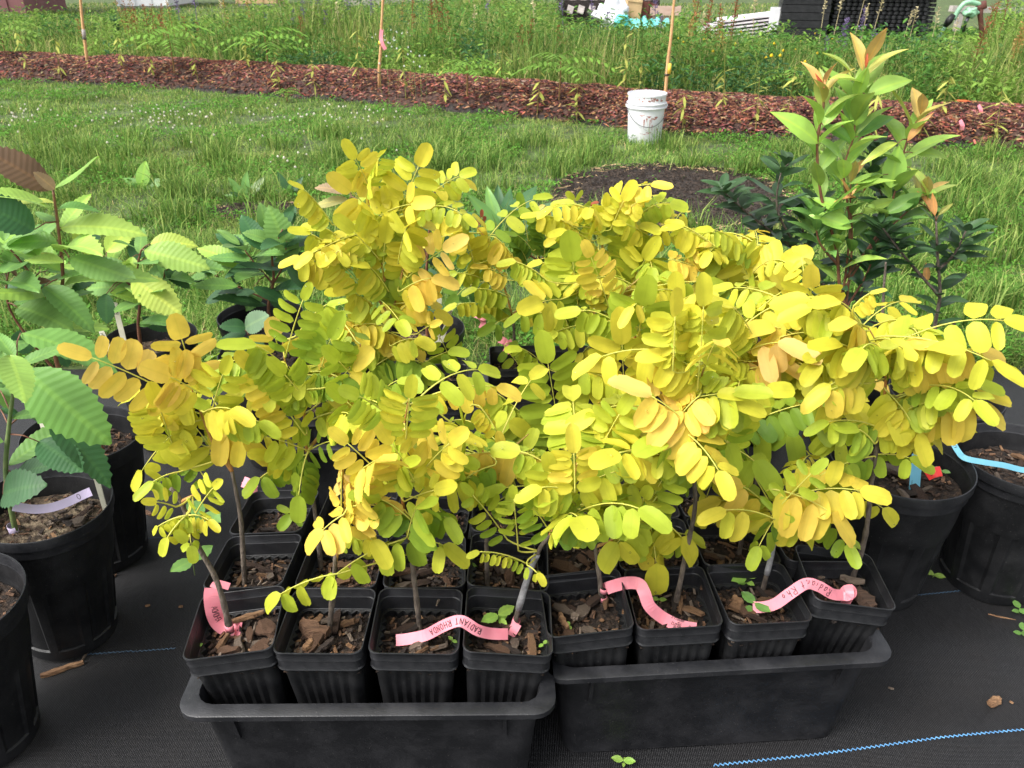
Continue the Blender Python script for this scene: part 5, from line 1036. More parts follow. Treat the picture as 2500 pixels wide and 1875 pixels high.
class Ribbon:
    def __init__(s, pts, width, wdirs=None, n=40, side=None):
        s.P = spline(pts, n); s.n = n; s.w = width; s.W = []; s.Nn = []
        L = [0]
        for a, b in zip(s.P, s.P[1:]): L.append(L[-1]+(b-a).length)
        s.L = L
        wd = [Vector(x).normalized() for x in wdirs] if wdirs else None
        for i in range(n):
            t = (s.P[min(i+1, n-1)]-s.P[max(i-1, 0)]).normalized()
            if wd:
                u = i/(n-1)*(len(wd)-1); k = min(int(u), len(wd)-2); v = wd[k].lerp(wd[k+1], u-k)
            else: v = t.cross((CAMP-s.P[i]).normalized())
            v = (v-t*v.dot(t)).normalized(); s.W.append(v); nn = t.cross(v)
            if nn.dot(CAMP-s.P[i]) < 0: nn = -nn
            s.Nn.append(nn)
    def at(s, l, v):
        l = max(0, min(s.L[-1], l)); k = 0
        while k < s.n-2 and s.L[k+1] < l: k += 1
        f = (l-s.L[k])/max(1e-9, s.L[k+1]-s.L[k])
        return s.P[k].lerp(s.P[k+1], f)+s.W[k].lerp(s.W[k+1], f)*v, s.Nn[k].lerp(s.Nn[k+1], f).normalized()
    def mesh(s, b, th=.0003):
        mb = MB(); mb.rings([[s.P[i]-b+s.W[i]*s.w*a+s.Nn[i]*th*c for a, c in ((-.5, -1), (.5, -1), (.5, 1), (-.5, 1))] for i in range(s.n)], capb=True, capt=True); return mb
    def write(s, text, l0, size, v0, b, flip=1, rev=False, pw=.0009, gap=.85, slant=0):
        """pen strokes laid on the ribbon; rev: text runs back along the ribbon; flip: letter up direction"""
        mb = MB(); x = 0
        for ch in text:
            for st in GL.get(ch, []):
                pts = []
                for (u, v) in st: pts.append((x+(u+slant*v)*.8*size, v*size))
                dense = []
                for a, c in zip(pts, pts[1:]):
                    for q in range(4): dense.append((a[0]+(c[0]-a[0])*q/4, a[1]+(c[1]-a[1])*q/4))
                dense.append(pts[-1]); Q = []
                for (u, v) in dense:
                    p, nn = s.at(l0+(-u if rev else u), v0+flip*v); Q.append((p+nn*.0007, nn))
                vs = []
                for i, (p, nn) in enumerate(Q):
                    t = Q[min(i+1, len(Q)-1)][0]-Q[max(i-1, 0)][0]; sd = nn.cross(t)
                    if sd.length < 1e-9: sd = Vector((1, 0, 0))
                    sd.normalize(); vs += [p-b+sd*pw/2, p-b-sd*pw/2]
                mb.add(vs, [(2*i, 2*i+1, 2*i+3, 2*i+2) for i in range(len(Q)-1)])
            x += size*gap*(.45 if ch in 'Ii ' else .72)
        return mb
    def printed(s, text, l0, v0, size, b, flip=1, rev=False, bold=0):
        cu = bpy.data.curves.new('print', 'FONT'); cu.body = text; cu.size = size; cu.offset = bold
        ob = bpy.data.objects.new('print', cu); col.objects.link(ob); dg = bpy.context.evaluated_depsgraph_get()
        me = bpy.data.meshes.new_from_object(ob.evaluated_get(dg)); bpy.data.objects.remove(ob); bpy.data.curves.remove(cu)
        mb = MB(); vs = []
        for v in me.vertices:
            p, nn = s.at(l0+(-v.co.x if rev else v.co.x), v0+flip*v.co.y); vs.append(p+nn*.0007-b)
        mb.add(vs, [tuple(f.vertices) for f in me.polygons]); bpy.data.meshes.remove(me); return mb
def band(root, b, path, r, m, name='loop', width=.012):
    """a strip wound round a stem"""
    mb = MB(); P = [Vector(p) for p in path]; ax = (P[1]-P[0]).normalized(); mid = (P[0]+P[1])/2
    u = ax.orthogonal().normalized(); v = ax.cross(u); n = 18
    mb.rings([[mid-b+(u*math.cos(2*math.pi*k/n)+v*math.sin(2*math.pi*k/n))*rr+ax*(h+.0025*math.sin(2*math.pi*k/n)) for k in range(n)] for rr, h in ((r, -width/2), (r+.0004, -width/2), (r+.0004, width/2), (r, width/2))])
    mb.build(name, m, root)
def ptag(base, label, name='plant_tag', cat='tag'):
    e = empty(name, base); tag(e, label, cat); return e
def Yp(key): return SAP[key].b.y
# capital-lettered tag
y = Yp('L03'); kn = aty(1246, 1552, y-.012); e = ptag(kn, 'pink ribbon tag hand-lettered RADIANT RHONDA in capitals, arching between two pots')
rb = Ribbon([atz(1240, 1548, .298), atz(1200, 1547, .312), atz(1165, 1538, .332), atz(1125, 1516, .352), atz(1085, 1527, .340), atz(1040, 1550, .312), atz(995, 1560, .302), atz(967, 1563, .297)], .0185)
st = rb.mesh(kn).build('strip', M['pink'], e, False); st2 = rb.write('RADIANT RHONDA', .058, .0100, .005, kn, flip=-1, pw=.0013, gap=1.12).build('lettering', M['ink'], st, False)
band(e, kn, (SAP['L03'].b+Vector((0.001, 0, .004)), SAP['L03'].b+Vector((.005, 0, .018))), .0066, M['pink'])
rk = Ribbon([aty(1262, 1522, y-.006), aty(1252, 1540, y-.014), aty(1236, 1560, y-.012), aty(1222, 1572, y-.01)], .017, n=12); rk.mesh(kn).build('knot_tail', M['pink'], e, False)
# cursive tag
y = atz(2062, 1452, .305).y; kn = aty(2062, 1452, y); e = ptag(kn, 'pink ribbon tag with Radiant Rho in cursive, looped across the corner pot')
rb = Ribbon([atz(2060, 1453, .31), atz(2032, 1450, .325), atz(2000, 1432, .345), atz(1968, 1425, .355), atz(1930, 1448, .345), atz(1895, 1473, .320), atz(1865, 1482, .305), atz(1838, 1482, .298)], .019)
st = rb.mesh(kn).build('strip', M['pink'], e, False); rb.write('Radiant Rho', .04, .0125, .0058, kn, flip=-1, pw=.0011, slant=.15, gap=1.2).build('lettering', M['ink'], st, False)
rk = Ribbon([aty(2055, 1455, y), aty(2062, 1440, y+.012), aty(2078, 1436, y+.014), aty(2082, 1450, y), aty(2066, 1458, y-.01), aty(2052, 1450, y-.004)], .013, n=24); rk.mesh(kn).build('loop', M['pink'], e, False)
rk = Ribbon([aty(2070, 1428, y+.01), aty(2074, 1452, y-.006), aty(2062, 1476, y-.002)], .015, n=10); rk.mesh(kn).build('knot_tail', M['pink'], e, False)
# printed tag
y = Yp('R00'); kn = aty(1475, 1440, y-.006); e = ptag(kn, 'pink ribbon tag with printed black address, hanging over into the next pot')
rb = Ribbon([atz(1480, 1437, .318), atz(1500, 1430, .328), atz(1530, 1423, .345), atz(1560, 1426, .358), atz(1573, 1447, .352), atz(1586, 1480, .330), atz(1618, 1508, .306), atz(1660, 1528, .298), atz(1700, 1536, .295)], .021)
st = rb.mesh(kn).build('strip', M['pink'], e, False)
for k, (tx, l, v, sz) in enumerate([('PERFECT C', .118, .0078, .0042), ('1170', .110, .0038, .0030), ('BERLIN, VT', .100, .0010, .0028), ('802-223-7', .094, -.0022, .0034), ('buzz@', .088, -.0058, .0034)]):
    rb.printed(tx, rb.L[-1]-.022-.004*(k > 0), -v+.001, sz*1.2, kn, flip=-1, rev=True, bold=.00012).build('printing', M['ink'], st, False)
rb.write('O', rb.L[-1]-.014, .012, -.004, kn, flip=1, pw=.0009).build('lettering', M['ink'], st, False)
for dz, w_ in ((.022, .010), (.002, .009)):
    band(e, kn, (SAP['R00'].b+Vector((.0005, 0, .006+dz)), SAP['R00'].b+Vector((.0002, 0, .012+dz))), .0072, M['pink'], width=w_)
# wrapped tag of the leaning sapling
y = Yp('L00'); kn = aty(572, 1540, y-.006); e = ptag(kn, 'pink ribbon tag with inked letters standing up beside the leaning stem')
rb = Ribbon([aty(588, 1540, y+.004), aty(560, 1536, y+.012), aty(535, 1520, y+.014), aty(523, 1495, y+.014), aty(518, 1460, y+.016), aty(520, 1436, y+.02)], .027, n=36)
st = rb.mesh(kn).build('strip', M['pink'], e, False); rb.write('RHONDA', .05, .010, -.003, kn, flip=1, pw=.0009, gap=.75).build('lettering', M['ink'], st, False)
rb = Ribbon([aty(520, 1436, y+.02), aty(530, 1425, y+.03), aty(560, 1432, y+.035)], .012, n=10); rb.mesh(kn).build('folded_end', M['pink'], e, False)
s0 = SAP['L00'].b; d0 = (SAP['L00'].trunk[9]-s0).normalized()
for dz, w_ in ((.012, .012), (-.004, .012)): band(e, kn, (s0+d0*(dz), s0+d0*(dz+.006)), .0070, M['pink'], width=w_)
# scraps of pink tag in the back rows
for i, (px, py, yy, w_, lab) in enumerate([(607, 1190, 1.36, .022, 'pink tag scrap behind the golden left sapling'), (1232, 842, Yp('C2')-.01, .02, 'crumpled pink tag on the sapling in the back tray beside the wooden labels'), (1268, 872, Yp('C2')+.02, .018, 'small pink tag tail between stems in the back tray'), (1172, 782, Yp('C2')+.06, .016, 'small dark pink tag in the back tray near the wooden labels'), (1857, 1140, Yp('R2a')-.012, .02, 'pink tag tied round the thick dark stem behind the golden leaves'), (1640, 855, 1.7, .016, 'pink tag showing between broad yellow fronds')]):
    c = aty(px, py, yy); e = ptag(c, lab)
    rb = Ribbon([aty(px-14, py-14, yy), aty(px, py-8, yy-.006), aty(px+8, py+6, yy-.004), aty(px+2, py+20, yy-.008)], w_, n=14); rb.mesh(c).build('strip', M['pink'], e, False)
    rb = Ribbon([aty(px-10, py-18, yy+.004), aty(px+6, py-4, yy-.008), aty(px+18, py-10, yy)], w_*.7, n=10); rb.mesh(c).build('fold', M['pink'], e, False)
# blue and red tags on the right pots
hx, hy = POS['H']; yb = hy-.02
c = aty(2230, 1160, yb); e = ptag(c, 'pale blue tag printed CIRCLE FARM, standing in the large round pot')
rb = Ribbon([aty(2240, 1105, yb), aty(2236, 1150, yb-.004), aty(2231, 1206, yb-.02)], .026, n=20, wdirs=[(1, .2, 0), (1, .2, 0)]); st = rb.mesh(c).build('strip', M['blue_tag'], e, False)
Lb = rb.L[-1]
for k, (tx, sz) in enumerate([('CIRCLE FARM', .0042), ('802-223', .0028), ('BERLIN VT', .0028), ('www', .0028)]):
    rb.printed(tx, Lb-.005, -.009+.0055*k, sz, c, flip=1, rev=True).build('printing', M['ink'], st, False)
c = aty(2265, 1135, yb-.01); e = ptag(c, 'bright red tag with an inked ring beside the blue tag')
rb = Ribbon([aty(2235, 1120, yb), aty(2255, 1112, yb-.004), aty(2262, 1128, yb-.008)], .022, n=12); rb.mesh(c).build('strip', M['red_tag'], e, False)
rb = Ribbon([aty(2262, 1162, yb-.012), aty(2280, 1154, yb-.016), aty(2298, 1150, yb-.016)], .021, n=12); st = rb.mesh(c).build('folded_end', M['red_tag'], e, False); rb.write('O', .008, .009, -.005, c, pw=.0008).build('lettering', M['ink'], st, False)
ix, iy = POS['I']
c = Vector((ix-.02, iy-.02, .30)); e = ptag(c, 'curled blue ribbon tag lying across a round pot of bark')
rb = Ribbon([aty(2328, 1083, iy+.03), aty(2338, 1100, iy+.01), aty(2355, 1118, iy-.02), aty(2400, 1128, iy-.03), aty(2450, 1136, iy-.03), aty(2490, 1146, iy-.03), aty(2520, 1150, iy-.03)], .012, n=40); st = rb.mesh(c).build('strip', M['blue_tag'], e, False)
rb.write('Lh', .006, .007, -.003, c, pw=.0008).build('lettering', M['ink'], st, False)
jx, jy = POS['J']; c = aty(2350, 1043, jy-.06); e = ptag(c, 'small blue tag lying on the soil of the pot behind the blue ribbon')
rb = Ribbon([aty(2325, 1035, jy-.05), aty(2350, 1041, jy-.06), aty(2376, 1050, jy-.07)], .018, n=12); rb.mesh(c).build('strip', M['blue_tag'], e, False)
# lilac tag and label stake in the sandy pot
bx_, by_ = POS['B']; c = aty(30, 1238, by_-.07); e = ptag(c, 'lilac ribbon tag with an inked ring, wrapped round the chestnut stem')
rb = Ribbon([aty(32, 1236, by_-.075), aty(80, 1243, by_-.06), aty(120, 1240, by_-.05), aty(160, 1228, by_-.045), aty(205, 1207, by_-.03), aty(222, 1200, by_-.03)], .017, n=40); st = rb.mesh(c).build('strip', M['lilac_tag'], e, False)
rb.write('O', .115, .011, -.006, c, pw=.0009).build('lettering', M['ink'], st, False)
band(e, c, (pB.b+Vector((0, 0, .004)), pB.b+Vector((0, 0, .02))), .0085, M['lilac_tag'], width=.024)
def stake_label(p_top, z_bottom, w_, label, text=None, m='stake_white', tilt=0, yaw=0):
    """flat plant label with a rounded top pushed in the soil"""
    e = empty('plant_label', (p_top.x-tilt*(p_top.z-z_bottom), p_top.y, z_bottom)); tag(e, label, 'plant label'); h = p_top.z-z_bottom; e.rotation_euler = (0, 0, yaw)
    mb = MB(); o2 = [(-w_/2, 0), (w_/2, 0)]; out = [(-w_*.2, -.03), (w_*.2, -.03), (w_/2, .0), (w_/2, h-w_*.3), (w_*.3, h), (-w_*.3, h), (-w_/2, h-w_*.3), (-w_/2, .0)]
    vs = [(x+tilt*z, -.001, z) for x, z in out]+[(x+tilt*z, .001, z) for x, z in out]; n = len(out)
    mb.add(vs, [tuple(range(n)), tuple(range(2*n-1, n-1, -1))]+[(k, k+n, (k+1) % n+n, (k+1) % n) for k in range(n)]); body = mb.build('blade', M[m], e, False)
    if text:
        P0 = Vector((tilt*h, -.0012, h-.004)); P1 = Vector((0, -.0012, 0))
        rb = Ribbon([P0, P1], w_, wdirs=[(1, 0, 0), (1, 0, 0)], n=12); rb.Nn = [Vector((0, -1, 0))]*12
        rb.write(text, .012, w_*.62, -w_*.3, Vector((0, 0, 0)), pw=.0011, gap=1.0).build('lettering', M['ink'], body, False)
    return e
stake_label(aty(226, 1137, atz(232, 1240, .29).y), .285, .011, 'pale blank label stake at the rim of the sandy lilac-tagged pot')
dx_, dy_ = POS['D']
stake_label(aty(279, 738, dy_-.04), .285, .015, 'white label lettered F-N in the gravelly pot', 'F-N', yaw=.1)
stake_label(aty(244, 800, dy_-.09), .285, .015, 'lower white label with letters leaning beside the F-N one', 'HF', tilt=-.15)
gx_, gy_ = POS['G']
stake_label(aty(1073, 727, gy_-.02), .285, .014, 'taller wooden label numbered 09702 in the pot behind the tallest sapling', '09702', tilt=.1)
stake_label(aty(1103, 745, gy_-.03), .285, .013, 'shorter wooden label numbered 0526 leaning toward the back tray', '0526', tilt=.3)
cx_, cy_ = POS['C']
stake_label(aty(95, 998, cy_-.02), .28, .018, 'white label half hidden behind the big chestnut leaf', None)

# ------------------------------------------------------------------ debris on the cloth and in pots
def splinter(px, py, qx, qy, z, w_, label, mi=2, name='wood_splinter'):
    a = atz(px, py, z); b = atz(qx, qy, z); L = (b-a).length; mb = MB(); n = 7; d = (b-a)/L; s = Vector((-d.y, d.x, 0)); rings = []
    c0 = (a+b)/2
    for k in range(n):
        t = k/(n-1); ww = w_*(.25+.75*math.sin(math.pi*(.12+.76*t)))*rnd.uniform(.8, 1.2); p = a+(b-a)*t-c0+s*rnd.uniform(-.15, .15)*w_
        rings.append([p+s*ww*q+Vector((0, 0, zz*w_)) for q, zz in ((-.5, .0), (.5, .05), (.35, .5), (-.3, .45))])
    mb.rings(rings, capb=True, capt=True); o = mb.build(name, M['chip'][mi], None, False); o.location = c0; tag(o, label, 'debris'); return o
splinter(100, 1652, 205, 1618, .008, .014, 'reddish bark splinter lying at the foot of the sandy round pot')
splinter(200, 1615, 245, 1540, .008, .006, 'thin brown twig leaning along the sandy round pot', 3, 'twig')
splinter(2295, 1547, 2440, 1558, .014, .003, 'long dry straw lying on the cloth', 3, 'straw')
splinter(2412, 1500, 2480, 1515, .010, .004, 'brown twig on the cloth near the sprouts', 2, 'twig')
splinter(2395, 1455, 2445, 1468, .010, .003, 'dry stalk beside the blue thread', 3, 'twig')
splinter(2412, 1722, 2438, 1708, .014, .018, 'square orange bark chip on the cloth', 2, 'bark_flake')
splinter(2168, 1679, 2182, 1683, .012, .005, 'pale bark flake on the cloth beside the deep tray', 3, 'bark_flake')
splinter(2464, 1713, 2474, 1718, .012, .005, 'tiny brown flake beyond the square orange chip', 2, 'bark_flake')
splinter(265, 1412, 285, 1405, .008, .008, 'brown flake on the cloth behind the sandy round pot', 1, 'bark_flake')
splinter(355, 1480, 367, 1478, .008, .006, 'small brown flake on the open cloth beside the blue thread', 2, 'bark_flake')
splinter(436, 1483, 447, 1481, .008, .006, 'small brown flake beside the pot of the leaning sapling', 2, 'bark_flake')
splinter(352, 1250, 372, 1258, .008, .012, 'dark bark flake on the cloth between the pots', 1, 'bark_flake')
for i, (px, py, qx, qy, zz, w_, lab, mi) in enumerate([(565, 1520, 645, 1495, SZQ+.012, .012, 'long orange wood splinter lying behind the leaning stem', 2), (610, 1570, 625, 1520, SZQ+.01, .004, 'pale dry twig beside the leaning stem', 3), (735, 1530, 800, 1555, SZQ+.01, .03, 'large brown bark shell at the orange-shoot stem', 1), (770, 1600, 815, 1560, SZQ+.01, .012, 'dark charred stick in the pot with the bark shell', 4), (745, 1590, 760, 1565, SZQ+.012, .014, 'pale orange chip in the pot with the bark shell', 2), (1065, 1480, 1090, 1425, SZQ+.03, .005, 'pale split twig standing in the pot under the tag end', 3), (1000, 1590, 1045, 1568, SZQ+.01, .018, 'tan bark piece under the capital-lettered tag', 3), (1970, 1408, 2060, 1402, SZQ+.012, .012, 'grey weathered stick behind the cursive tag', 3), (2050, 1412, 2110, 1425, SZQ+.01, .014, 'knobbly tan root piece at the tall bare stem', 3), (2085, 1450, 2135, 1492, SZQ+.01, .03, 'big dark bark slab in the tilted corner pot', 0), (1790, 1460, 1810, 1478, SZQ+.01, .016, 'pale orange chip beside the lower green weed', 2), (1520, 1500, 1545, 1465, SZQ+.012, .010, 'upright reddish splinter beside the printed tag', 2), (1365, 1500, 1385, 1535, SZQ+.01, .012, 'orange bark sliver near the tiny sprout', 2), (1395, 1505, 1412, 1512, SZQ+.012, .014, 'pinkish white stone chip by the printed tag stem', 3), (1710, 1440, 1730, 1395, SZQ+.02, .008, 'upright brown splinter against the pot wall', 1)]):
    splinter(px, py, qx, qy, zz, w_, lab, mi, 'bark_piece')

# ------------------------------------------------------------------ bucket
bk = atz(1572, 345, 0); e = empty('bucket', bk); tag(e, 'white plastic bucket with brown-red paint drips standing on the lawn', 'bucket')
mb = MB(); mb.rings(lathe([(.128, 0), (.131, .004), (.143, .262), (.144, .3)], 48), capb=True); mb.rings(lathe([(.1475, .368), (.141, .30), (.127, .01)], 48), capt=True); mb.build('body', M['white_pl'], e)
mb = MB(); mb.rings(lathe([(.1435, .262), (.1575, .264), (.158, .272), (.1445, .275)], 48)); mb.rings(lathe([(.1442, .292), (.1560, .294), (.1562, .301), (.1452, .304)], 48)); mb.rings(lathe([(.1445, .30), (.1465, .352), (.152, .354), (.153, .366), (.151, .370), (.148, .370), (.1475, .368)], 48)); mb.build('rim_bands', M['white_pl'], e, True, 40)
mb = MB(); mb.tube([(.158*math.cos(a), .158*math.sin(a), .27-.135*math.sin(k/20*math.pi)) for k in range(21) for a in [math.pi+.15+(math.pi-.3)*k/20]], .0028, 6); mb.build('wire_handle', M['wire'], e)
for sx in (-1, 1):
    mb = MB(); mb.tube([(sx*.150, 0, .275), (sx*.163, 0, .275)], .012, 10); mb.build('handle_ear', M['white_pl'], e)
def on_bucket(a, z): r = .1310+(z/.262)*.0122+.0008; return Vector((r*math.cos(a), r*math.sin(a), z))
mb = MB()
for (a0, z1, w_, ln) in [(-1.95, .225, .05, .012), (-1.80, .19, .010, .07), (-1.66, .20, .012, .03), (-1.55, .215, .035, .014), (-1.47, .19, .008, .09), (-1.38, .20, .010, .04), (-1.22, .20, .045, .014), (-1.12, .21, .03, .02), (-1.75, .085, .07, .008), (-1.5, .095, .05, .010), (-1.33, .15, .008, .05), (-1.0, .12, .012, .02)]:
    n = 6; P = []
    for k in range(n+1):
        t = k/n; ww = w_/.14*(.5+.5*math.cos(t*2.6))*.5*rnd.uniform(.6, 1.2); P += [on_bucket(a0-ww, z1-ln*t), on_bucket(a0+ww, z1-ln*t)]
    mb.add(P, [(2*k, 2*k+1, 2*k+3, 2*k+2) for k in range(n)])
for k in range(16):
    a = -2.3+1.5*rnd.random(); z = rnd.uniform(.315, .345); ww = rnd.uniform(.02, .09); r = .1462
    mb.add([(r*math.cos(a-ww), r*math.sin(a-ww), z), (r*math.cos(a+ww), r*math.sin(a+ww), z+rnd.uniform(-.006, .006)), (r*1.003*math.cos(a+ww*.6), r*1.003*math.sin(a+ww*.6), z+.012), (r*1.003*math.cos(a-ww*.8), r*1.003*math.sin(a-ww*.8), z+.01)], [(0, 1, 2, 3)])
mb.build('paint_drips', M['splash'], e, False)

# ------------------------------------------------------------------ stakes in the mulch bed
def stake(px, py, topx, topy, label, r=.012, extra=None):
    b = atz(px, py, .2); t = aty(topx, topy, b.y); e = empty('wooden_stake', b); tag(e, label, 'stake'); mb = MB()
    n = 8; mb.tube([(t-b)*(k/n)*1.0+Vector((rnd.uniform(-.004, .004), 0, -.08 if k == 0 else 0)) for k in range(n+1)], [r*(1-.35*k/n) for k in range(n+1)], 8, wob=.06); mb.build('pole', M['wood'], e)
    def seg(f0, f1, k, m, name):
        mb = MB(); mb.tube([(t-b)*f0, (t-b)*f1], r*k, 8); mb.build(name, m, e)
    for (f0, f1, k, m, name) in (extra or []): seg(f0, f1, k, m, name)
    return e, b, t
e, b_, t_ = stake(212, 152, 190, -60, 'weathered wooden stake with a black tie at the far end of the mulch bed', .02, [(.275, .285, 1.3, M['blackt'], 'tie_band'), (.285, .39, 1.06, M['wood_grey'], 'grey_sleeve')])
e, b_, t_ = stake(925, 198, 938, -60, 'wooden stake with a pink ribbon and yellow tag beside the daisies', .016, [(.08, .09, 1.35, M['blackt'], 'tie_band'), (.36, .39, 1.5, M['yellow_tag'], 'yellow_label')])
rb = Ribbon([aty(932, 72, b_.y-.03), aty(930, 90, b_.y-.04), aty(933, 105, b_.y-.05), aty(941, 121, b_.y-.05)], .035, n=14); rb.mesh(b_).build('ribbon', M['pink'], e, False)
e, b_, t_ = stake(1621, 256, 1652, -60, 'tall thin wooden stake with a yellow label behind the bucket', .015, [(.24, .252, 1.5, M['blackt'], 'tie_band'), (.015, .025, 1.5, M['blackt'], 'tie_band')])
mb = MB(); p0 = (t_-b_)*.255+Vector((.014, -.014, 0)); p1 = (t_-b_)*.335+Vector((.014, -.014, 0)); mb.tube([p0, p1], .014, 8); mb.build('yellow_label', M['yellow_tag'], e)

# ------------------------------------------------------------------ seedlings, ferny sumacs, dock and flower spikes
class TM:
    """tinted leaf mesh"""
    def __init__(s): s.v = []; s.t = []; s.c = []
    def leaf(s, p, d, n, L, W, c):
        p = Vector(p); d = Vector(d).normalized(); sd = Vector(n).cross(d)
        if sd.length < .05: sd = d.orthogonal()
        sd.normalize(); dn = -Vector((0, 0, 1))*L*.12; b = len(s.v)
        s.v += [p, p+d*L*.4+sd*W/2, p+d*L*.4-sd*W/2, p+d*L*.75+sd*W*.35+dn*.6, p+d*L*.75-sd*W*.35+dn*.6, p+d*L+dn]
        s.t += [(b, b+1, b+2), (b+1, b+3, b+4), (b+1, b+4, b+2), (b+3, b+5, b+4)]; s.c += [c]*6
    def stem(s, pts, r, c):
        mb = MB(); mb.tube(pts, r, 4, cap=False); b = len(s.v); s.v += [Vector(p) for p in mb.v]
        for f in mb.f: s.t += [(b+f[0], b+f[1], b+f[2]), (b+f[0], b+f[2], b+f[3])]
        s.c += [c]*len(mb.v)
    def build(s, name, loc, label, cat, group=None):
        me = np_mesh(name, [tuple(v) for v in s.v], s.t, np.array(s.c), M['grass'], tris=True); o = link(name, me); o.location = loc; tag(o, label, cat, group); return o
V3 = Vector
YG = lin(176, 180, 92)
for k in range(34):
    i = 16+k*3.35+rnd.uniform(-1.0, 1.0); kk = rnd.uniform(.3, 1.6) if k % 3 else rnd.uniform(2.5, 4)
    p = berm_surface(min(i, 136), kk); t = TM(); h = rnd.uniform(.28, .58); lean = V3((rnd.uniform(-.1, .1), rnd.uniform(-.08, .08), 0)); pts = [V3((0, 0, -.02))+lean*0, V3((0, 0, h*.5))+lean*h*.4, V3((0, 0, h))+lean*h]
    c = np.array(YG)*rnd.uniform(.8, 1.1); t.stem(pts, [.004, .003, .002], tuple(np.array(lin(150, 140, 80))))
    for q in range(rnd.randint(12, 22)):
        z = rnd.uniform(.2, 1); a = rnd.uniform(0, 6.3); P = V3((0, 0, h*z))+lean*h*z; t.leaf(P, (math.cos(a), math.sin(a), rnd.uniform(-1.0, .5)), (0, 0, 1), rnd.uniform(.07, .14), rnd.uniform(.018, .03), tuple(c*rnd.uniform(.8, 1.2)))
    t.build('tree_seedling', p, 'thin yellow-green tree seedling with drooping narrow leaves in the mulch bed', 'seedling', 'seedlings planted along the mulch bed')
def sumac(px, py, z, size, label, c=lin(118, 158, 66)):
    b = atz(px, py, z); t = TM(); t.stem([V3((0, 0, -.05)), V3((.01, 0, size*.35)), V3((0, 0, size*.55))], [.008, .006, .004], lin(150, 120, 80))
    for f in range(9):
        a = f*2.4+.3; o = V3((math.cos(a), math.sin(a)*.9, 0)); B = V3((0, 0, size*(.25+.03*f))); L = size*rnd.uniform(.55, .8); cc = np.array(c)*rnd.uniform(.75, 1.2); path = []
        for k in range(8): u = k/7; path.append(B+o*L*u+V3((0, 0, L*(.55*u-.6*u*u)+.02)))
        t.stem(path, .003, tuple(cc*.9))
        for k in range(1, 8):
            for sg in (-1, 1):
                sd = V3((-o.y, o.x, 0))*sg; t.leaf(path[k], sd+o*.45+V3((0, 0, -.25)), (0, 0, 1), size*.17*(1-.35*abs(k/7-.4)), size*.05, tuple(cc*rnd.uniform(.85, 1.15)))
    t.build('sumac_seedling', b, label, 'seedling')
sumac(424, 166, .2, .75, 'ferny light green sumac on the mulch bed beside the rusty dock stalks')
sumac(655, 168, .2, .7, 'ferny green sumac on the mulch bed between the stakes')
sumac(1140, 222, .2, .45, 'small ferny sumac on the mulch bed beside the white daisies')
sumac(1365, 232, .2, .62, 'ferny green sumac drooping over the mulch bed near the bucket')
sumac(1918, 240, .15, .45, 'ferny sumac sprout behind the bright shrub')
sumac(15, 140, .2, .7, 'ferny light green sumac at the far end of the mulch bed', lin(128, 164, 72))
sumac(700, 250, 0, .2, 'little ferny sprout at the foot of the mulch bed')
def spike(px, py, z, h, c, label, cat, group, name, dense=60, w_=.05, frac=.5, n=1):
    b = atz(px, py, z); b.z = gz(b.x, b.y); t = TM()
    for m in range(n):
        dx = rnd.uniform(-.12, .12) if m else 0; ln = V3((rnd.uniform(-.1, .1), rnd.uniform(-.1, .1), 0)); hh = h*rnd.uniform(.8, 1.1)
        t.stem([V3((dx, 0, -.02)), V3((dx, 0, hh*.5))+ln*hh*.5, V3((dx, 0, hh))+ln*hh], [.006, .005, .003], tuple(np.array(c)*.8))
        for q in range(dense):
            u = 1-frac+frac*rnd.random(); a = rnd.uniform(0, 6.3); r = w_*(1-.75*(u-1+frac)/frac)*rnd.random(); P = V3((dx, 0, hh*u))+ln*hh*u+V3((math.cos(a), math.sin(a), 0))*r
            t.leaf(P, (math.cos(a), math.sin(a), .8), (rnd.uniform(-1, 1), rnd.uniform(-1, 1), 1), rnd.uniform(.02, .04), rnd.uniform(.012, .02), tuple(np.array(c)*rnd.uniform(.65, 1.25)))
        for q in range(8):
            u = rnd.uniform(.08, .5); a = rnd.uniform(0, 6.3); t.leaf(V3((dx, 0, hh*u)), (math.cos(a), math.sin(a), .5), (0, 0, 1), rnd.uniform(.08, .16), rnd.uniform(.02, .04), tuple(np.array(lin(104, 140, 74))*rnd.uniform(.8, 1.2)))
    t.build(name, b, label, cat, group)
RU = lin(150, 96, 66); RU2 = lin(172, 140, 84)
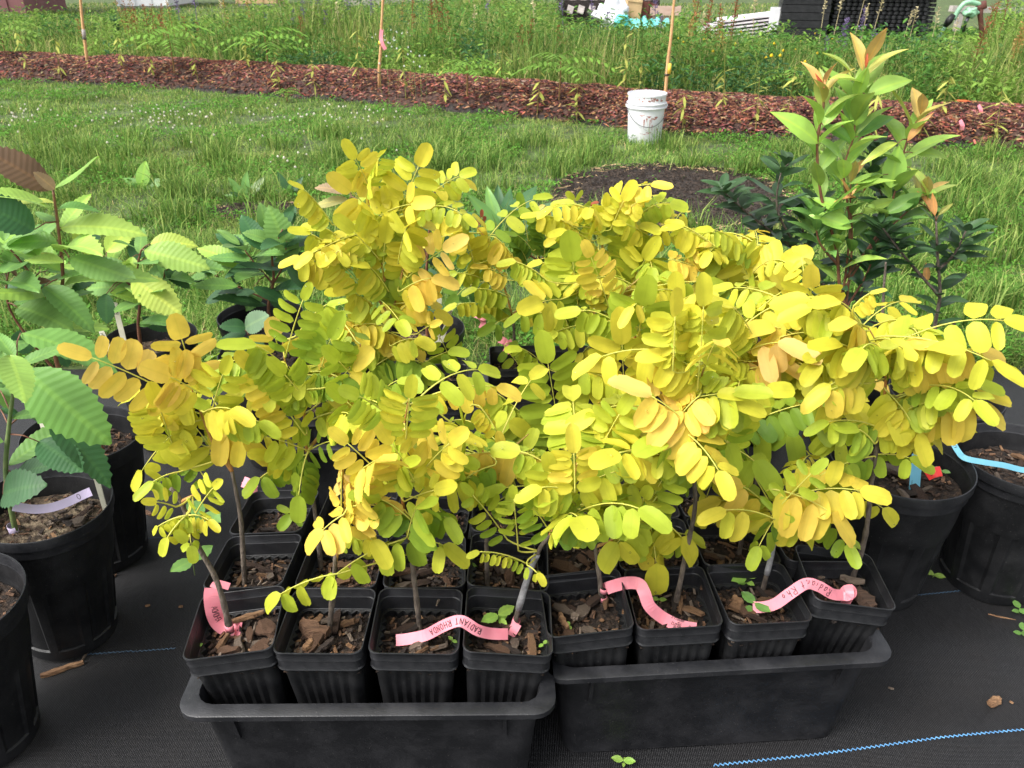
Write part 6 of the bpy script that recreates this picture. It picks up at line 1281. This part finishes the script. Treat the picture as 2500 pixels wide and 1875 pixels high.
for (px, py, h, c, n) in [(345, 150, .75, RU, 2), (375, 150, .7, RU, 2), (405, 150, .7, RU, 2), (330, 150, .95, RU2, 2), (440, 148, .9, RU2, 1), (470, 150, .6, RU, 1), (500, 150, .6, RU, 1), (560, 150, .8, RU2, 1), (745, 165, .8, RU, 1), (1000, 180, .8, RU, 1), (1050, 180, .95, RU, 2), (1075, 180, 1.0, RU, 3), (1110, 185, .8, RU, 1), (980, 150, 1.0, RU2, 1), (1265, 195, .72, RU, 2), (1282, 195, .66, RU, 1), (1360, 200, .6, RU, 2), (1375, 205, .55, RU, 1), (1680, 220, .9, RU2, 2), (1695, 215, 1.0, RU, 2), (1725, 215, 1.0, RU, 2), (1770, 215, 1.0, RU, 2), (1760, 220, .7, RU2, 2), (2350, 245, .95, RU, 2), (2395, 190, 1.0, RU, 2), (2470, 230, 1.1, RU, 2), (2495, 230, 1.1, RU, 1), (2440, 250, .8, RU2, 2), (2475, 260, .7, RU2, 2), (1540, 205, .6, RU2, 1), (620, 140, .8, RU2, 1), (215, 140, .6, RU2, 1)]:
    spike(px, py, 0, h, c, 'rusty brown dock seed stalk standing in the meadow' if c is RU else 'yellowish green seed stalk standing in the meadow', 'weed', 'rusty dock stalks in the meadow' if c is RU else 'yellowish seed stalks in the meadow', 'dock_stalk' if c is RU else 'seed_stalk', n=n)
PU = lin(128, 112, 150)
for (px, py, h) in [(492, 130, 1.05), (760, 150, .9), (780, 140, .95), (810, 150, .8), (725, 150, .75), (655, 140, .7), (1195, 150, .95), (1380, 160, .95), (1450, 165, .95), (1480, 165, .8), (1600, 160, .95), (1610, 170, .75), (2005, 205, .6), (2030, 205, .66), (2040, 200, .7), (2055, 215, .62), (2120, 200, .6), (2085, 190, .8), (450, 120, .9), (870, 140, .85), (910, 140, .8)]:
    spike(px, py, 0, h, PU, 'grey-purple lupine flower spike standing in the meadow', 'lupine', 'lupine spikes in the meadow', 'lupine_spike', dense=70, w_=.035, frac=.32)
TAN = lin(214, 200, 160)
for (px, py, h) in [(2010, 200, .9), (2080, 200, 1.0), (2100, 195, 1.0), (2170, 210, .95), (2190, 210, .8), (1985, 200, .85), (2250, 215, .75), (2060, 190, 1.05), (1700, 190, .9), (1310, 190, .9), (1150, 180, .95), (700, 150, .9), (840, 160, .8), (560, 140, .9), (1830, 200, .9), (2300, 210, .8)]:
    spike(px, py, 0, h, TAN, 'thin straw-coloured grass seed head standing above the meadow', 'grass', 'straw grass heads in the meadow', 'straw_grass_plant', dense=26, w_=.018, frac=.2)
# bushy dark weeds scattered in the meadow
for (px, py, s_, c) in [(590, 130, .55, lin(66, 100, 62)), (300, 130, .55, lin(74, 108, 68)), (800, 140, .65, lin(70, 104, 66)), (860, 130, .6, lin(90, 120, 70)), (1190, 150, .6, lin(74, 112, 66)), (1440, 170, .6, lin(70, 112, 66)), (1480, 190, .5, lin(64, 110, 62)), (1550, 180, .6, lin(84, 124, 66)), (1620, 150, .6, lin(110, 146, 76)), (1800, 200, .5, lin(96, 136, 70)), (2280, 230, .5, lin(104, 146, 70)), (2420, 255, .5, lin(82, 124, 62)), (2250, 280, .32, lin(84, 126, 76)), (2370, 285, .3, lin(78, 120, 66)), (1280, 150, .6, lin(118, 150, 80)), (1000, 140, .6, lin(100, 136, 72)), (690, 130, .5, lin(60, 96, 60)), (490, 140, .45, lin(58, 92, 56)), (240, 120, .4, lin(84, 112, 70)), (1360, 120, .7, lin(126, 154, 84)), (1500, 120, .7, lin(120, 150, 80)), (1100, 110, .7, lin(128, 152, 86))]:
    b = atz(px, py, 0); b.z = gz(b.x, b.y); t = TM()
    for q in range(9):
        a = rnd.uniform(0, 6.3); tip = V3((math.cos(a)*s_*.45*rnd.random(), math.sin(a)*s_*.45*rnd.random(), s_*rnd.uniform(.7, 1.15))); t.stem([V3((0, 0, -.02)), tip*.6+V3((0, 0, .05)), tip], [.006, .004, .002], tuple(np.array(c)*1.1))
        for m in range(26):
            u = rnd.uniform(.25, 1); a2 = rnd.uniform(0, 6.3); t.leaf(tip*u, (math.cos(a2), math.sin(a2), rnd.uniform(-.3, .8)), (0, 0, 1), rnd.uniform(.05, .10), rnd.uniform(.02, .04), tuple(np.array(c)*rnd.uniform(.7, 1.3)))
    t.build('meadow_shrub', b, 'bushy leafy weed clump standing among the meadow grass', 'weed', 'bushy weed clumps in the meadow')
# pink flags and orange fungus-like leaf
for (px, py, w_, lab) in [(2347, 305, .03, 'small pink flag on the mulch bed behind the bright shrub'), (2392, 268, .03, 'reddish pink flag at the meadow edge beside the orange leaf')]:
    b = atz(px, py+12, .2); e = ptag(b, lab, 'marker_flag', 'flag'); rb = Ribbon([aty(px-3, py-12, b.y), aty(px+3, py+2, b.y-.01), aty(px, py+12, b.y)], w_, n=8, wdirs=[(1, .3, 0), (1, -.3, 0)]); rb.mesh(b).build('strip', M['pink'], e, False)
b = atz(2348, 262, .2); t = TM()
t.stem([V3((0, 0, -.2)), V3((0, 0, .05))], .004, lin(150, 110, 70))
for q in range(7): a = q*.9; t.leaf((0, 0, .05), (math.cos(a), math.sin(a), .15), (0, 0, 1), .07, .05, lin(226, 118, 70))
t.build('orange_leaf_sprig', b, 'bright orange leaves on a low sprig at the meadow edge', 'plant')
b = atz(2200, 300, .12)

# ------------------------------------------------------------------ far objects
def far(px, py, Y): return aty(px, py, Y)
def boxes(name, loc, lst, label, cat, rz=0):
    e = empty(name, loc, rz); tag(e, label, cat)
    for (pn, m, items) in lst:
        for it in items:
            mb = MB(); R = it[2] if len(it) > 2 else None; mb.box(it[0], it[1], R); mb.build(pn, M[m], e, False)
    return e
# stacked black trays with pallet
Yt = 12.3; c0 = aty(2170, 60, Yt); sx = c0.x; rz = math.radians(-14)
def tray_layer():
    mb = MB(); mb.box((0, 0, .02), (1.30, 1.1, .032))
    for k in range(17):
        x = -.62+k*.0775
        for (y, a) in ((-.56, 1),):
            P = [(x+.034*math.cos(t), y-.028*math.sin(t), z) for z in (.006, .046) for t in [math.pi*q/6 for q in range(7)]]
            mb.add(P, [(q, q+1, q+8, q+7) for q in range(6)]+[tuple(range(13, 6, -1)), tuple(range(7))])
    return mb.mesh('plant_tray', M['tray'], False)
TL_ = tray_layer()
for k in range(15):
    o = link('plant_tray', TL_); o.location = (sx+rnd.uniform(-.008, .008)+(.015 if k % 2 else 0), Yt+.5+rnd.uniform(-.006, .006), .02+k*.052); o.rotation_euler = (0, 0, rz)
    tag(o, 'black scalloped plant tray in the tall stack under the grey boards', 'plant tray', 'stacked black plant trays')
boxes('tray_column', (sx-1.03, Yt+.62, .01), [('tray_side', 'tray', [((0, 0, .05+.1*k), (.66-.01*(k % 2), 1.0, .092)) for k in range(8)])], 'plain-sided black tray column beside the scalloped tray stack', 'plant trays', rz)
e = boxes('wooden_pallet', (sx-.28, Yt+.5, .83), [('board', 'wood_grey', [((0, -.56+.14*k, .05), (2.2, .10, .022)) for k in range(9)]), ('runner', 'wood_grey', [((-1.0+x, 0, .015), (.08, 1.2, .045)) for x in (0, 1.0, 2.0)])], 'grey weathered wooden pallet lying on top of the black tray stack', 'pallet', rz)
R3 = Matrix.Rotation
# white lattice panels
c0 = aty(1885, 55, 13.2); e = empty('lattice_stack', (c0.x, 13.2, .01), math.radians(-8)); tag(e, 'stack of white slatted plastic panels beside the black trays', 'panels')
for k in range(7):
    mb = MB(); mb.box((-.30-.05*k, .1, .50-.055*k), (1.0+.16*k, .8, .022), R3(math.radians(-7), 3, 'Y')); mb.build('panel', M['white_lat'], e, False)
for k in range(3):
    mb = MB(); mb.box((-.02+.22*k, -.36, .50+.012*k), (.16, .05, .30+.03*(k % 2))); mb.build('white_flap', M['white_pl'], e, False)
for x in (-.7, .4):
    mb = MB(); mb.box((x, .1, .05), (.08, .8, .10)); mb.build('foot', M['wood_grey'], e, False)
# rubbish heap
Yr = 13.8; R = Matrix.Rotation
c0 = aty(1490, 40, Yr); e = empty('broken_pallet', (c0.x, Yr+.3, .35)); tag(e, 'broken grey pallet leaning on the heap behind the meadow', 'pallet')
for k in range(8):
    mb = MB(); mb.box((-.55+.17*k, .05, .42), (.10, .03, .62), R(math.radians(18), 3, 'Y') @ R(math.radians(-28), 3, 'X')); mb.build('board', M['wood_grey'], e, False)
mb = MB(); mb.box((.1, .18, .70), (1.5, .06, .06), R(math.radians(2), 3, 'Y')); mb.build('runner', M['wood_grey'], e, False)
mb = MB(); mb.box((-.9, .1, .45), (.9, .1, .04), R(math.radians(4), 3, 'Y')); mb.build('loose_rail', M['wood_grey'], e, False)
mb = MB(); mb.box((0, .3, .0), (1.6, .7, .70)); mb.build('heap_core', M['compost'], e, False)
def lumpmesh(rx, ry, rz_, seed):
    mb = MB(); rings = []
    for i in range(1, 20):
        an = math.pi*i/20; ring = []
        for k in range(30):
            u = V3((math.cos(2*math.pi*k/30)*math.sin(an), math.sin(2*math.pi*k/30)*math.sin(an), math.cos(an)))
            q = 1+.42*mnoise.noise(u*1.6+V3((seed, 0, 0)))+.22*abs(mnoise.noise(u*4.5+V3((0, seed, 0))))+.10*mnoise.noise(u*11+V3((0, 0, seed)))
            ring.append(V3((u.x*rx, u.y*ry, u.z*rz_))*q)
        rings.append(ring)
    mb.rings(rings, capb=True, capt=True); return mb
c = aty(1497, 36, 13.5); o = lumpmesh(.24, .2, .22, 3).build('plastic_bag', M['white_pl']); o.location = c; tag(o, 'crumpled white plastic bag on the rubbish heap', 'plastic bag')
c = aty(1478, 45, 13.45); o = lumpmesh(.22, .15, .07, 6).build('plastic_sheet', M['white_pl']); o.location = c; o.rotation_euler = (0, .4, 0); tag(o, 'white plastic sheet sliding down below the crumpled bag', 'plastic sheet')
mb = MB(); n = 14; n = 26; g_ = [[V3((-.42+.84*i/n, 0.07*mnoise.noise(V3((i*.5, j, 2)))-.05*j, .12*mnoise.noise(V3((i*.45, j*.8, 7)))-.045*j)) for j in range(4)] for i in range(n+1)]
mb.add([p for r_ in g_ for p in r_], [(i*4+j, (i+1)*4+j, (i+1)*4+j+1, i*4+j+1) for i in range(n) for j in range(3)]); o = mb.build('teal_tarp', M['teal']); o.location = aty(1565, 44, 13.35); tag(o, 'crumpled teal tarp along the front of the rubbish heap', 'tarp')
o = lumpmesh(.13, .08, .08, 12).build('teal_tarp', M['teal']); o.location = aty(1518, 51, 13.3); tag(o, 'bunched teal tarp end below the white bag', 'tarp')
boxes('rusty_sheet', tuple(aty(1572, 30, 13.6)), [('panel', 'rust', [((0, 0, 0), (.34, .02, .30), R(math.radians(8), 3, 'Y')), ((.05, -.015, .01), (.03, .02, .30), R(math.radians(8), 3, 'Y'))])], 'rusty brown metal sheet leaning on the rubbish heap', 'metal sheet')
boxes('wooden_plank', tuple(aty(1625, 26, 13.5)), [('board', 'wood_pink', [((0, 0, 0), (.46, .05, .13)), ((-.03, .05, -.14), (.30, .04, .12))])], 'pinkish wooden planks at the end of the rubbish heap', 'plank')
boxes('plastic_tub', tuple(aty(1558, 22, 13.7)), [('side', 'tan', [((-.08, 0, 0), (.22, .3, .28), R(.1, 3, 'Y')), ((-.08, -.155, .12), (.24, .02, .03), R(.1, 3, 'Y'))])], 'tan weathered tub between the bag and the rusty sheet', 'tub')
# standpipe with hose
c0 = aty(2398, 130, 13.0); c0.z = 0.02; e = empty('water_standpipe', c0); tag(e, 'rusty standpipe with pale green hose and pump head in the meadow', 'standpipe')
L_ = lambda px, py, dy=0: aty(px, py, 13.0+dy)-c0
mb = MB(); mb.tube([V3((0, 0, -.02)), L_(2396, 70), L_(2393, 38), L_(2392, 12)], [.035, .035, .04, .05], 10, wob=.1); mb.build('pipe', M['rust'], e)
mb = MB(); mb.tube(spline([L_(2395, 12), L_(2372, 5), L_(2355, 8), L_(2340, 25), L_(2328, 48)], 14), .032, 10); mb.build('hose', M['pipe_green'], e)
mb = MB(); mb.tube([L_(2328, 36), L_(2316, 52), L_(2306, 66)], [.04, .055, .03], 10); mb.build('dark_coupling', M['blackt'], e)
mb = MB(); mb.tube(spline([L_(2308, 64), L_(2295, 85), L_(2284, 104), L_(2270, 125)], 10), .026, 10); mb.build('lower_hose', M['pipe_green'], e)
mb = lumpmesh(.10, .08, .07, 2); o = mb.build('pump_head', M['pipe_green'], e); o.location = L_(2370, 30)
mb = MB(); mb.tube([L_(2366, 38), L_(2357, 56), L_(2352, 78)], [.028, .024, .02], 8); mb.build('lever', M['wire'], e)
mb = MB(); mb.tube([L_(2385, 22), L_(2400, 14), L_(2399, 4)], [.05, .06, .05], 10, wob=.15); mb.build('rusty_elbow', M['rust'], e)
# far buildings' feet
def shed(name, px0, px1, py, Y, h, m, label, cat, d=2.0, extra=None):
    a = aty(px0, py, Y); b = aty(px1, py, Y); z0 = gz(a.x, Y); cx = (a.x+b.x)/2; w_ = b.x-a.x; e = empty(name, (cx, Y+d/2, z0)); tag(e, label, cat)
    mb = MB(); mb.box((0, 0, h/2+.06), (w_, d, h)); mb.build('wall', M[m], e, False)
    nb = max(2, int(w_/.35))
    for k in range(nb+1):
        mb = MB(); mb.box((-w_/2+w_*k/nb, -d/2-.012, h/2+.06), (.05, .024, h)); mb.build('batten', M[m], e, False)
    mb = MB(); mb.box((0, 0, h+.10), (w_+.2, d+.2, .08)); mb.build('roof', M['greyw'], e, False)
    mb = MB(); mb.box((0, 0, .05), (w_-.05, d-.05, .14)); mb.build('base', M['wood_grey'], e, False)
    return e
shed('shed', -190, 60, 20, 21, 2.2, 'maroon', 'maroon boarded shed standing beyond the meadow', 'shed')
shed('white_trailer', 288, 410, 10, 24, 1.9, 'white_pl', 'white box trailer parked beyond the meadow', 'trailer')
shed('tan_crate', 578, 672, 5, 25, .9, 'tan', 'low tan crate in the far grass', 'crate', 1)
shed('grey_platform', 842, 1058, 5, 24, .7, 'greyw', 'low grey boarded platform in the far grass', 'platform', 1.2)
o = lumpmesh(.5, .5, .45, 9).build('straw_bale', M['tan']); c = aty(1170, 6, 24); o.location = (c.x, 24.4, gz(0, 24)+.3); tag(o, 'round tan bale in the far grass beside the platform', 'bale')
boxes('long_beam', tuple(aty(2460, 26, 17)), [('beam', 'wood_grey', [((0, 0, 0), (2.2, .15, .10), R(math.radians(2), 3, 'Y'))]), ('support', 'wood_grey', [((-.9, 0, -.4), (.1, .1, .75)), ((.9, 0, -.4), (.1, .1, .75))])], 'long grey wooden beam on posts beyond the standpipe', 'beam')
